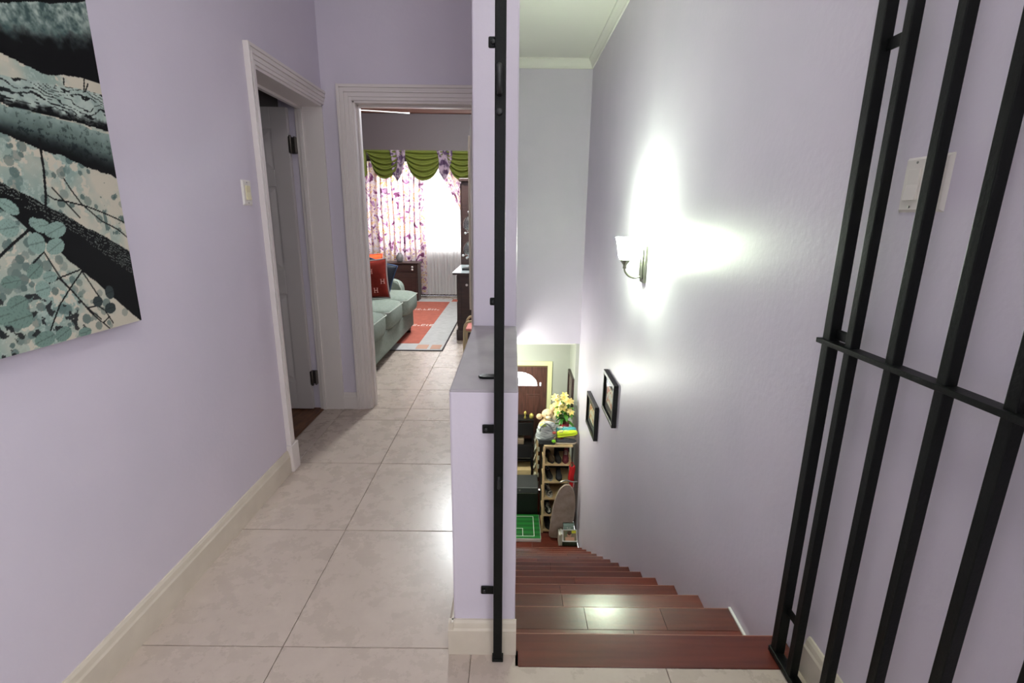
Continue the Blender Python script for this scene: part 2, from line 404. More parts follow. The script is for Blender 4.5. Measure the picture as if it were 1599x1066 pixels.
g = .001; xa, xb, xc, ya, yb1, yb2 = TX+TS+g, PX1+.012, TX+2*TS-g, TY-TS+g, 1.217, PY0
poly_tile([(xa, ya), (xc, ya), (xc, yb1), (xb, yb1), (xb, yb2), (xa, yb2)], 0, 0)
tile_region(XL, XL, 0, 0); tile_region(XL, PX0, TY, YB)
tile_region(XL-.145, XL, DY0, DY1); tile_region(-2.62, PX0, YB, 8.45)
sf = boxes('floor_side_room', [(-2.9, -1.326, 1.2, YB, -.12, -.004)], M['wood_floor'], at=(-2.1, 2.2, 0)); struct(sf)
for k in range(12):
    x = -2.9+.131*k; o = boxes('plank', [(x+.001, x+.130, 1.2, YB, -.004, .001)], M['wood_floor'], sf)
lf = boxes('floor_lower', [(-2.1, XR, 5.335, 7.0, ZL-.1, ZL-.008), (-2.1, -.12, 4.2, 5.335, ZL-.1, ZL-.008)], M['grout'], at=(0, 6, ZL)); struct(lf)
k = 0; y = 5.345
while y < 6.98:
    for x0, x1 in ((-.4, .3-.35*(k % 2)), (.3-.35*(k % 2), XR-.001 if y < 6.2 else .859)):
        boxes('plank', [(x0+.001, x1-.001, y+.001, min(y+.1195, 6.999), ZL-.008, ZL)], M['jatoba'], lf)
    y += .12; k += 1

# ------------------------------------------------------------------ baseboards, casings
def base_prof(d, h=.125, t=.017):
    return [(0, 0), (t*d, 0), (t*d, h*.74), (t*.8*d, h*.8), (t*.62*d, h*.93), (t*.35*d, h), (0, h)]
def baseboard(name, axis, a, c2, fx, d, h=.125):
    b = MB(); b.prism([(fx+p[0], p[1]) for p in base_prof(d, h)], axis, a, c2); return struct(b.build(name, M['cream']))
baseboard('baseboard_left', 'y', -2.5, 2.385, XL, 1)
baseboard('baseboard_right', 'y', -2.5, 1.215, XR, -1)
b = MB()
b.prism([(PY0+p[0], p[1]) for p in base_prof(-1, .12)], 'x', PX0-.016, PX1+.004)
b.prism([(PX0+p[0], p[1]) for p in base_prof(-1, .12)], 'y', PY0-.016, YB)
struct(b.build('baseboard_partition', M['cream']))
b = MB(); b.prism([(YB+p[0], p[1]) for p in base_prof(-1, .12)], 'x', XL, BX0-.085); struct(b.build('baseboard_far', M['trim']))
# moulded casing: stepped boards
def casing_boards(mk, w=.078):
    """profile strips across the width (0 = outer edge), (offset0, offset1, thickness)"""
    return [(0, .2*w, .026), (.2*w, .36*w, .020), (.36*w, .5*w, .023), (.5*w, .78*w, .016), (.78*w, w, .012)]
cs = MB(); cw = .075
for a, c2, t in casing_boards(None, cw):
    cs.box(XL, XL+t, DY0-cw+a, DY0-cw+c2, .15, DH+cw-a)
    cs.box(XL, XL+t, DY0-cw+c2-.0005, YB, DH+cw-c2, DH+cw-a)
struct(cs.build('trim_4', M['trim'], bevel=.002))
struct(boxes('trim_5', [(XL, XL+.03, DY0-cw-.006, DY0+.002, 0, .15)], M['trim'], bevel=.004))
cs = MB(); cw2 = .088
for a, c2, t in casing_boards(None, cw2):
    cs.box(BX0-cw2+a, BX0-cw2+c2, YB-t, YB, 0.0, BH+cw2-a)
    cs.box(BX0-cw2+c2-.0005, PX0, YB-t, YB, BH+cw2-c2, BH+cw2-a)
    cs.box(BX1+cw2-c2, min(BX1+cw2-a, PX0), YB-t, YB, 0.0, BH+.002)
struct(cs.build('trim_6', M['trim'], bevel=.002))

# ------------------------------------------------------------------ left door (door_1) and its frame
d1 = sempty('door_1', (-1.3, DY1, 0))
fb = MB()
fb.box(-1.345, XL+.002, DY1-.004, DY1+.012, 0, DH); fb.box(-1.345, XL+.002, DY0-.012, DY0, 0, DH); fb.box(-1.345, XL+.002, DY0-.012, DY1+.012, DH-.014, DH)
fb.build('door_frame', M['trim'], d1)
sb = MB(); sb.box(-1.325, -1.30, DY1-.014, DY1, 0, DH-.014); sb.box(-1.325, -1.30, DY0, DY0+.012, 0, DH-.014); sb.box(-1.325, -1.30, DY0, DY1, DH-.03, DH-.014)
sb.build('door_stop', M['trim'], d1, bevel=.002)
# leaf stands open at a right angle into the side room, its hinge edge at the far jamb
LX1, LX0, LY = -1.385, -2.145, 3.235
lb = MB()
LZ0, LZ1 = .012, 1.962
cols = [LX0, LX0+.105, LX0+.345, LX0+.415, LX0+.655, LX1]
rows = [LZ0, .22, .82, .98, 1.50, 1.60, 1.84, LZ1]
core = (LX0, LX1, LY+.008, LY+.026, LZ0, LZ1); lb.box(*core)
for yy0, yy1 in ((LY, LY+.008), (LY+.026, LY+.034)):
    for i in (0, 2, 4): lb.box(cols[i], cols[i+1], yy0, yy1, LZ0, LZ1)
    for j in (0, 2, 4, 6):
        for i in (1, 3): lb.box(cols[i], cols[i+1], yy0, yy1, rows[j], rows[j+1])
leaf = lb.build('door_leaf', M['door'], d1, bevel=.0025)
for i in (1, 3):
    for j in (1, 3, 5):
        pb = MB(); x0, x1, z0, z1 = cols[i]+.012, cols[i+1]-.012, rows[j]+.012, rows[j+1]-.012; e = .03
        o_ = [(x0, z0), (x1, z0), (x1, z1), (x0, z1)]; n_ = [(x0+e, z0+e), (x1-e, z0+e), (x1-e, z1-e), (x0+e, z1-e)]
        A = [pb.v((p[0], LY+.0078, p[1])) for p in o_]; B = [pb.v((p[0], LY+.0015, p[1])) for p in n_]
        for q in range(4): pb.f([A[q], A[(q+1) % 4], B[(q+1) % 4], B[q]])
        pb.f(B); pb.f(A[::-1]); pb.build('panel', M['door'], leaf)
for z in (1.70, .19):
    hb = MB(); hb.box(LX1-.002, LX1+.004, LY-.004, LY+.03, z, z+.095); hb.box(LX1+.004, -1.345, LY+.028, LY+.033, z, z+.095)
    hb.box(-1.352, -1.346, LY-.006, DY1, z, z+.095)
    hb.lathe([(.008, 0), (.008, .1), (.006, .106), (0, .106)], 10, (LX1+.012, LY-.004, z-.004))
    hb.build('hinge', M['hinge'], d1)
hb = MB()
hb.lathe([(.027, 0), (.027, .006), (.012, .012), (.011, .04), (.027, .052), (.03, .066), (.02, .08), (0, .082)], 16)
hb.bm.transform(Matrix.Translation((LX0+.06, LY, .98)) @ Matrix.Rotation(PI/2, 4, 'X')); hb.build('door_knob', M['nickel'], d1)

# ------------------------------------------------------------------ end door (door_2): frame and leaf swung into the bedroom
d2 = sempty('door_2', (BX1, YB+.13, 0))
fb = MB()
fb.box(BX0-.002, BX0+.014, YB-.002, YB+.132, 0, BH); fb.box(BX1-.014, BX1+.002, YB-.002, YB+.132, 0, BH); fb.box(BX0, BX1, YB-.002, YB+.132, BH-.014, BH+.002)
fb.box(BX0+.014, BX0+.026, YB+.05, YB+.09, 0, BH-.014); fb.box(BX0+.014, BX1-.014, YB+.05, YB+.09, BH-.026, BH-.014)
fb.build('door_frame', M['trim'], d2, bevel=.002)
ang = math.atan2(.735, -.068)
b = MB(); b.M = Matrix.Translation((-.262, YB+.14, 0)) @ Matrix.Rotation(ang, 4, 'Z')
b.box(0, .74, -.018, .018, .012, 1.965); lf2 = b.build('door_leaf', M['door'], d2, bevel=.003)
b = MB(); b.M = Matrix.Translation((-.262, YB+.14, 0)) @ Matrix.Rotation(ang, 4, 'Z')
for q in ((.40, .43, .018, .034, .62, 1.90), (.705, .735, .018, .034, .62, 1.90), (.43, .705, .018, .034, .62, .66), (.43, .705, .018, .034, 1.86, 1.90)): b.box(*q)
mf = b.build('mirror_frame', M['cream'], d2, bevel=.003)
b = MB(); b.M = Matrix.Translation((-.262, YB+.14, 0)) @ Matrix.Rotation(ang, 4, 'Z'); b.box(.43, .705, .019, .024, .66, 1.86)
b.build('mirror', M['mirror'], mf)

# ------------------------------------------------------------------ stairs
SY0, ST, SR = 1.344, .3043, .2046
def nose(k): return 1.344 if k == 0 else 1.3798+ST*k
st = thing('staircase', 'dark red hardwood staircase going down along the right hand wall', 'staircase', (.46, 1.3, -.2))
SX0, SX1 = PX1+.001, XR-.001
for k in range(0, 14):
    z = -SR*k; y1 = nose(k); y0 = 1.218 if k == 0 else nose(k-1)-.02
    body = MB()
    body.box(SX0, SX1, y0, y1-.022, z-.05, z-.014)
    t = body.build('tread', M['jatoba'], st)
    ys = [y0, y1] if k == 0 else [y0, y1-.115, y1]
    for r in range(len(ys)-1):
        a, c2 = ys[r], ys[r+1]
        if k == 0: xs = [SX0, SX1]
        elif k == 1 and r == 1: xs = [SX0, .306, .614, SX1]
        elif k == 1: xs = [SX0, .48, SX1]
        else:
            u = random.uniform(.2, .7); xs = [SX0, u, SX1] if k != 5 else [SX0, SX1]
        for x0, x1 in zip(xs, xs[1:]):
            pb = MB(); pb.box(x0+.0003, x1-.0003, a+.0003, c2-.0003-(.003 if c2 == y1 else 0), z-.022, z); pb.build('plank', M['jatoba'], t, bevel=.0007, segs=1)
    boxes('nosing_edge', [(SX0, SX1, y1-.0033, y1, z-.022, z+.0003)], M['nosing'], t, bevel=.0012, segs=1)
    if k == 1: boxes('caulk', [(SX1-.010, SX1, y0+.02, y1, z, z+.006)], M['white'], t)
    boxes('riser', [(SX0, SX1, y1-.034, y1-.022, z-SR, z-.02)], M['jatoba'], st)

# ------------------------------------------------------------------ gate post on the partition
gp = thing('gate_post', 'black square iron post standing in front of the low lavender wall', 'gate post', (-.032, 1.2475, 0))
PXa, PXb = -.0455, -.0195
b = MB(); b.hexa([(PXa-.0005, 1.235, .0), (PXb, 1.235, .0), (PXa-.0005, 1.26, .0), (PXb, 1.26, .0), (PXa+.001, 1.225, CEIL), (PXb, 1.225, CEIL), (PXa+.001, 1.25, CEIL), (PXb, 1.25, CEIL)])
b.build('post', M['iron'], gp, bevel=.0025)
boxes('foot_plate', [(PXa-.004, PXb+.004, 1.231, 1.264, 0, .008)], M['iron'], gp, bevel=.002)
for x0, z0, z1, ya, yb_ in ((-.060, 1.700, 1.724, 1.237, 1.243), (-.057, 1.112, 1.132, 1.242, 1.248), (-.079, .745, .772, 1.26, 1.274), (-.085, .215, .243, 1.26, 1.2588)):
    yw = 1.274 if z1 < CAP else ya+.006
    tb = MB(); tb.box(x0, PXa+.002, yw-.006, yw, z0, z1)
    if z1 < CAP: tb.box(PXa-.001, PXa+.008, 1.252, yw, z0, z1)
    mt = tb.build('mounting_tab', M['iron'], gp, bevel=.003)
    bb = MB(); bb.lathe([(.0055, 0), (.0055, .003), (.0035, .005), (0, .005)], 10)
    bb.bm.transform(Matrix.Translation((x0+.011, yw-.006, (z0+z1)/2)) @ Matrix.Rotation(PI/2, 4, 'X')); bb.build('bolt', M['iron_wear'], mt)
# the tab that lies on the cap
b = MB(); pts = [(PXb-.002, 1.365), (PXb-.002, 1.395), (-.082, 1.395), (-.093, 1.39), (-.097, 1.38), (-.093, 1.37), (-.082, 1.365)]
b.prism(pts, 'z', CAP+.0005, CAP+.0075); b.box(PXa+.004, PXb-.002, 1.25, 1.367, CAP+.0005, CAP+.0075); b.build('mounting_tab', M['iron'], gp, bevel=.0015)
b = MB(); b.tube([(-.034, 1.231, 1.604), (-.034, 1.214, 1.606), (-.034, 1.206, 1.615), (-.034, 1.205, 1.636), (-.034, 1.207, 1.652), (-.034, 1.216, 1.659), (-.034, 1.231, 1.660)], .0065, 10)
b.build('staple', M['iron_wear'], gp)
b = MB(); b.lathe([(.0085, 0), (.0085, .004), (.005, .007), (0, .0072)], 14); b.bm.transform(Matrix.Translation((-.034, 1.2305, 1.566)) @ Matrix.Rotation(PI/2, 4, 'X')); b.build('bolt', M['iron_wear'], gp)
b = MB(); b.tube([(-.0315, 1.2325, .598), (-.0315, 1.2285, .603), (-.0315, 1.2285, .628), (-.0315, 1.2325, .633)], .0048, 8); b.build('bolt', M['iron_wear'], gp)

# ------------------------------------------------------------------ folded-back iron gate along the right wall
gt = thing('iron_gate', 'black iron bar gate swung open flat along the right wall', 'gate', (.85, .9, 0))
GX = .833; BW = .030
def bar(yt, yb, z0=.02, z1=2.35, x=GX, w=BW, wy=BW):
    # yt, yb: far face at z = 1.8 and z = 0
    def yy(z): return yb+(yt-yb)*z/1.8
    b = MB(); b.hexa([(x, yy(z0)-wy, z0), (x+w, yy(z0)-wy, z0), (x, yy(z0), z0), (x+w, yy(z0), z0), (x, yy(z1)-wy, z1), (x+w, yy(z1)-wy, z1), (x, yy(z1), z1), (x+w, yy(z1), z1)])
    return b.build('bar', M['iron'], gt, bevel=.002)
bar(1.288, 1.282, w=.029, wy=.029)
for yb in (1.1945, 1.057, .920, .784, .648, .511, .374): bar(yb, yb, w=.024, wy=.023)
boxes('rail', [(GX-.009, GX+.026, .33, 1.297, 1.013, 1.026)], M['iron'], gt, bevel=.0015)
boxes('rail', [(GX-.004, GX+.028, .33, 1.287, .004, .022)], M['iron'], gt, bevel=.002)
boxes('rail', [(GX-.004, GX+.028, .33, 1.29, 2.33, 2.36)], M['iron'], gt, bevel=.002)
for z in (1.722, 1.043, .178):
    b = MB(); yy = 1.284
    b.box(GX+.016, GX+.023, 1.18, yy-.02, z-.014, z+.014)
    b.build('hinge', M['iron'], gt, bevel=.003)
for z in (2.1, ): boxes('mounting_tab', [(GX+.027, XR-.001, 1.262, 1.268, z-.015, z+.015)], M['iron'], gt)

# ------------------------------------------------------------------ switches
def switch(name, label, x, d, y0, y1, z0, z1, gangs, rock):
    t = thing(name, label, 'light switch', (x, (y0+y1)/2, z0))
    b = MB(); th = .007*d
    A = [b.v((x, *p)) for p in ((y0, z0), (y1, z0), (y1, z1), (y0, z1))]; e = .006
    B = [b.v((x+th, *p)) for p in ((y0+e, z0+e), (y1-e, z0+e), (y1-e, z1-e), (y0+e, z1-e))]
    for q in range(4): b.f([A[q], A[(q+1) % 4], B[(q+1) % 4], B[q]])
    b.f(B); b.f(A[::-1]); b.build('plate', M['plate'], t)
    h = z1-z0; zc = (z0+z1)/2
    for yc in gangs:
        b = MB(); hw = .0165; zz = h*.28
        pr = [(x+.0*d+th, zc-zz), (x+th+.0075*d, zc-zz), (x+th+.0035*d, zc), (x+th+.0055*d, zc+zz), (x+.0*d+th, zc+zz)]
        b.prism(pr, 'y', yc-hw, yc+hw)
        b.build('rocker', rock, t, bevel=.0008)
        for zs in (zc-h*.4, zc+h*.4):
            b = MB(); b.lathe([(.003, 0), (.003, .0012), (0, .0016)], 8); b.bm.transform(Matrix.Translation((x+th, yc, zs)) @ Matrix.Rotation(PI/2*d, 4, 'Y')); b.build('screw', M['chrome'], t)
switch('light_switch', 'white single switch plate with cream rocker beside the left door casing', XL, 1, 2.232, 2.306, 1.368, 1.476, [2.269], M['plate_cream'])
switch('light_switch', 'white double switch plate on the right wall behind the gate bars', XR, -1, 1.072, 1.196, 1.352, 1.471, [1.160, 1.103], M['plate'])

# ------------------------------------------------------------------ canvas print on the left wall
cv = thing('canvas_print', 'large unframed canvas photo of dark tree trunks and teal leaves', 'picture', (XL, .9, 1.01))
CY0, CY1, CZ0, CZ1 = .34, 1.492, 1.01, 2.16
boxes('canvas', [(XL+.002, -1.146, CY0, CY1, CZ0, CZ1)], mat('canvas_edge', (38, 30, 40), .8), cv, bevel=.002)
LN = dict(At=[(1.246, 1.783), (1.346, 1.817), (1.422, 1.844), (1.509, 1.882)],
 Ab=[(1.219, 1.673), (1.261, 1.665), (1.315, 1.655), (1.38, 1.668), (1.439, 1.674), (1.503, 1.677)],
 Bt=[(1.207, 1.625), (1.268, 1.629), (1.336, 1.635), (1.412, 1.644), (1.507, 1.646)],
 Bb=[(1.193, 1.565), (1.252, 1.564), (1.309, 1.56), (1.372, 1.56), (1.432, 1.559), (1.5, 1.55)],
 Ct=[(1.193, 1.562), (1.26, 1.562), (1.326, 1.557), (1.411, 1.555), (1.502, 1.542)],
 Cb=[(1.178, 1.5), (1.234, 1.488), (1.267, 1.478), (1.331, 1.466), (1.405, 1.447), (1.501, 1.425)],
 Dt=[(1.152, 1.392), (1.185, 1.378), (1.25, 1.349), (1.314, 1.316), (1.386, 1.278), (1.498, 1.216)],
 Db=[(1.138, 1.337), (1.17, 1.316), (1.194, 1.287), (1.265, 1.229), (1.312, 1.184), (1.371, 1.124), (1.428, 1.069), (1.482, 1.014), (1.5, .997)])
TW = [[(1.27, 1.501), (1.265, 1.43), (1.26, 1.396), (1.257, 1.375), (1.248, 1.337)], [(1.256, 1.373), (1.278, 1.361), (1.318, 1.356), (1.371, 1.346), (1.415, 1.332), (1.463, 1.315), (1.5, 1.299)], [(1.05, 1.19), (1.113, 1.234), (1.143, 1.256), (1.187, 1.285), (1.226, 1.317)], [(1.209, 1.282), (1.217, 1.239), (1.238, 1.193), (1.251, 1.164), (1.283, 1.118), (1.316, 1.068), (1.368, 1.011)], [(1.215, 1.16), (1.253, 1.171), (1.309, 1.183)], [(1.314, 1.178), (1.269, 1.139), (1.231, 1.103), (1.208, 1.07), (1.189, 1.042)], [(1.224, 1.19), (1.246, 1.165), (1.275, 1.131), (1.304, 1.088), (1.346, 1.042)], [(1.314, 1.18), (1.33, 1.15), (1.346, 1.118), (1.359, 1.096)], [(1.185, 1.211), (1.216, 1.234)], [(1.316, 1.413), (1.331, 1.387), (1.355, 1.352), (1.41, 1.308), (1.462, 1.284), (1.5, 1.255)], [(1.277, 1.389), (1.311, 1.351), (1.341, 1.317)], [(1.313, 1.081), (1.343, 1.081), (1.364, 1.064), (1.384, 1.024)], [(1.35, 1.031), (1.375, 1.044)], [(1.257, 1.307), (1.277, 1.271)], [(1.375, 1.66), (1.372, 1.645)], [(1.44, 1.675), (1.432, 1.642)], [(1.45, 1.665), (1.436, 1.643)]]
LV = [(1.158, 1.341, .029, .017, -.6), (1.227, 1.298, .026, .019, 0), (1.21, 1.305, .015, .015, 0), (1.263, 1.287, .036, .022, .3), (1.205, 1.257, .026, .029, 0), (1.253, 1.247, .031, .022, .4), (1.146, 1.294, .028, .024, 0), (1.195, 1.147, .022, .024, 0), (1.221, 1.175, .022, .017, 0), (1.126, 1.123, .031, .023, .2), (1.09, 1.103, .031, .025, 0), (1.126, 1.089, .035, .027, 0), (1.173, 1.028, .032, .023, .1), (1.224, 1.029, .029, .02, .3), (1.287, 1.019, .024, .015, 0), (1.185, 1.192, .026, .02, .5), (1.346, 1.092, .019, .017, 0), (1.384, 1.067, .022, .018, 0), (1.391, 1.111, .018, .022, 0), (1.123, 1.174, .028, .018, 0)]
def vnoise(y, z, s, seed, oct=4):
    rs = np.random.RandomState(seed); out = np.zeros_like(y); amp = 1.; tot = 0
    for o in range(oct):
        g = rs.rand(64, 64); a = y*s*2**o; c_ = z*s*2**o
        i = np.floor(a).astype(int); j = np.floor(c_).astype(int); u = a-i; v = c_-j; u = u*u*(3-2*u); v = v*v*(3-2*v)
        i0, i1, j0, j1 = i % 64, (i+1) % 64, j % 64, (j+1) % 64
        out += amp*((g[i0, j0]*(1-u)+g[i1, j0]*u)*(1-v)+(g[i0, j1]*(1-u)+g[i1, j1]*u)*v); tot += amp; amp *= .55
    return out/tot
def canvas_colours(y, z):
    def L(n):
        p = np.array(LN[n]); s0 = (p[2, 1]-p[0, 1])/(p[2, 0]-p[0, 0])
        r = np.interp(y, p[:, 0], p[:, 1]); return np.where(y < p[0, 0], p[0, 1]+(y-p[0, 0])*s0*.8, r)
    def mixc(a, c2, t): return a+(c2-a)*np.clip(t, 0, 1)[..., None]
    cream = np.array([196, 190, 172.]); teal = np.array([132, 156, 148.]); dteal = np.array([66, 88, 86.]); blk = np.array([8, 9, 11.]); pale = np.array([176, 190, 180.])
    n1 = vnoise(y, z, 9, 1); n2 = vnoise(y, z, 45, 2); n3 = vnoise(y, z, 120, 3, 3)
    wob = (vnoise(y, z, 28, 5)-.5)*.012
    col = np.zeros(y.shape+(3,)); col[:] = cream
    # leaf canopy mottling, stronger to the left
    m = np.clip((1.36-y)*2.4+.25+(n1-.5)*2.4, 0, 1)
    dots = np.zeros_like(y); rs = np.random.RandomState(8)
    for q in range(900):
        cy, cz, rr = rs.uniform(.34, 1.5), rs.uniform(1.0, 1.6), rs.uniform(.005, .014)
        if rs.rand() < (cy-1.16)*2.6 and not (cz < 1.12 and cy < 1.33 and rs.rand() < .7): continue
        d_ = ((y-cy)**2+(z-cz)**2)/rr**2
        dots = np.maximum(dots, np.where(d_ < 1, rs.uniform(.35, 1), 0))
    col = mixc(col, teal, m*.9*(n2 > .42)); col = mixc(col, pale, (n3 > .62)*m*.6); col = mixc(col, dteal, dots*.75)
    col = mixc(col, blk+20, ((n2 > .64) & (z < 1.14) & (y < 1.3))*.85)
    col = mixc(col, dteal, ((n2 > .6) & (y > 1.42) & (z > 1.27) & (z < 1.42))*.7)
    def trunk(top, bot, fn):
        t, bt = L(top)+wob, L(bot)+wob; h = np.maximum(t-bt, 1e-4); s = (t-z)/h
        k = (s > 0) & (s < 1); c2 = fn(s); col[k] = c2[k]
    def fA(s):
        tex = np.clip(n2*1.5-.2+(n3-.5)*1.2, 0, 1); c2 = mixc(np.broadcast_to(dteal*.9, col.shape).copy(), pale*.95, tex*(1.15-s*1.3))
        return mixc(c2, blk, np.clip((s-.36+(n2-.5)*.35)*4.2, 0, 1))
    def fB(s):
        ridg = np.abs(np.sin(z*230+y*14+(vnoise(y*.35, z, 30, 11)-.5)*17)); crack = (ridg < .46+(vnoise(y*.4, z, 110, 12, 3)-.5)*1.1)
        c2 = mixc(np.broadcast_to(pale, col.shape).copy(), blk+6, crack*.95); c2 = mixc(c2, dteal, (n2-.35)*.8)
        return mixc(c2, blk, np.clip((s-.72)*5+(n2-.5)*2, 0, 1))
    def fC(s):
        c2 = mixc(np.broadcast_to(np.array([138, 158, 150.]), col.shape).copy(), dteal*.55, s*1.05+(n3 > .62)*.35+(n2-.5)*.4)
        return mixc(c2, blk, np.clip((s-.52)*2.4+(y-1.33)*.8, 0, 1))
    def fD(s):
        lines = np.abs(np.sin((z+y*.52)*420+(n2-.5)*9)) < .30
        c2 = np.broadcast_to(blk, col.shape).copy(); return mixc(c2, np.array([120, 128, 122.]), (lines & (s < .30+(n1-.5)*.3) & (n3 > .4))*.85)
    above = z > L('At')+wob; col[above] = blk
    k2 = (z > L('At')+.02) & (n1 > .6); col[k2] = dteal*.5
    trunk('At', 'Ab', fA); trunk('Bt', 'Bb', fB); trunk('Ct', 'Cb', fC); trunk('Dt', 'Db', fD)
    def twig(pl, wd):
        for (a, b_), (c2, d_) in zip(pl, pl[1:]):
            vy, vz = c2-a, d_-b_; l2 = vy*vy+vz*vz
            t = np.clip(((y-a)*vy+(z-b_)*vz)/l2, 0, 1); dd = (y-a-t*vy)**2+(z-b_-t*vz)**2
            col[dd < wd*wd] = blk+8
    for q, pl in enumerate(TW): twig(pl, .0034 if q in (0, 2) else .0021)
    for q, (cy, cz, ry, rz, an) in enumerate(LV):
        ca, sa = math.cos(an), math.sin(an); ry *= .86; rz *= .86; u = ((y-cy)*ca+(z-cz)*sa)/ry; v = (-(y-cy)*sa+(z-cz)*ca)/rz
        k = u*u+v*v+(n2-.5)*.3 < 1; dark = q in (16, 17, 18)
        lc = np.array([52, 62, 62.]) if dark else np.array([134, 160, 150.]) if q < 9 else np.array([112, 138, 128.])
        vein = (np.abs(v-u*.15) < .07) | (np.abs(np.sin(u*9+np.abs(v)*5)) < .12)
        c2 = mixc(np.broadcast_to(lc, col.shape).copy(), lc*.72, vein*.8+(n2-.5)*.6); col[k] = c2[k]
    return np.clip(col, 0, 255)
def make_print():
    ys = np.concatenate([np.linspace(CY0, 1.02, 70), np.linspace(1.022, CY1, 250)]); zs = np.concatenate([np.linspace(CZ0, 1.92, 430), np.linspace(1.925, CZ1, 30)])
    yy, zz = np.meshgrid(ys, zs); ny, nz = len(ys), len(zs)
    col = canvas_colours(yy, zz)/255
    colr = np.where(col <= .04045, col/12.92, ((col+.055)/1.055)**2.4)
    off = np.array(cv.location)
    co = np.stack([np.full(yy.shape, -1.1452), yy, zz], -1).reshape(-1, 3)-off
    idx = np.arange(ny*nz).reshape(nz, ny)
    faces = np.stack([idx[:-1, :-1], idx[:-1, 1:], idx[1:, 1:], idx[1:, :-1]], -1).reshape(-1, 4)
    me = bpy.data.meshes.new('print'); me.from_pydata(co.tolist(), [], faces.tolist())
    at = me.color_attributes.new('ink', 'FLOAT_COLOR', 'POINT')
    at.data.foreach_set('color', np.concatenate([colr.reshape(-1, 3), np.ones((ny*nz, 1))], 1).astype(np.float32).ravel())
    m, nt, bs = new_mat('canvas_ink'); a = nt.nodes.new('ShaderNodeAttribute'); a.attribute_name = 'ink'
    nt.links.new(a.outputs['Color'], bs.inputs['Base Color']); bs.inputs['Roughness'].default_value = .75; bs.inputs['Specular IOR Level'].default_value = .2
    me.materials.append(m); o = bpy.data.objects.new('print', me); C.objects.link(o); o.parent = cv
make_print()

# ------------------------------------------------------------------ wall sconce
sc = thing('wall_sconce', 'lit nickel wall lamp with white bell glass shade on the stair wall', 'lamp', (.88, 3.39, .91))
b = MB()
for x0, x1, y0, y1, z0, z1 in ((.885, XR, 3.335, 3.445, .905, 1.155), (.872, .886, 3.352, 3.428, .93, 1.13)): b.box(x0, x1, y0, y1, z0, z1)
b.build('back_plate', M['nickel'], sc, bevel=.008, segs=3)
b = MB(); P4 = [(.873, .945), (.84, .935), (.80, .948), (.772, .975), (.764, 1.005), (.765, 1.035)]
def cr(P, n):
    out = []
    for i in range(len(P)-1):
        p0, p1, p2, p3 = P[max(i-1, 0)], P[i], P[i+1], P[min(i+2, len(P)-1)]
        for t in np.linspace(0, 1, n, endpoint=False):
            out.append(tuple(.5*(2*p1[d]+(p2[d]-p0[d])*t+(2*p0[d]-5*p1[d]+4*p2[d]-p3[d])*t*t+(3*p1[d]-p0[d]-3*p2[d]+p3[d])*t**3) for d in range(len(p1))))
    return out+[tuple(P[-1])]
b.tube([(x, 3.39, z) for x, z in cr(P4, 6)], .0065, 10); b.lathe([(.013, 1.0), (.011, 1.02), (.016, 1.03), (.034, 1.052), (.036, 1.06), (.0, 1.06)], 18, (.765, 3.39, 0))
b.build('arm', M['nickel'], sc)
b = MB(); b.tube([(.868, 3.352, 1.165), (.866, 3.352, 1.12), (.86, 3.352, 1.07), (.868, 3.352, 1.035)], .002, 6); b.build('pull_cord', M['nickel'], sc)
b = MB(); b.lathe([(.034, 1.06), (.043, 1.075), (.05, 1.11), (.056, 1.15), (.063, 1.185), (.071, 1.207), (.0685, 1.207), (.060, 1.185), (.053, 1.15), (.047, 1.11), (.039, 1.078), (.0, 1.066)], 28, (.765, 3.39, 0), cap=False)
b.build('glass_shade', emit_mat('lit_opal_glass', (236, 255, 224), SCONCE['glow']), sc)
point('sconce_bulb', SCONCE['loc'], SCONCE['power'], .03, SCONCE['color'])

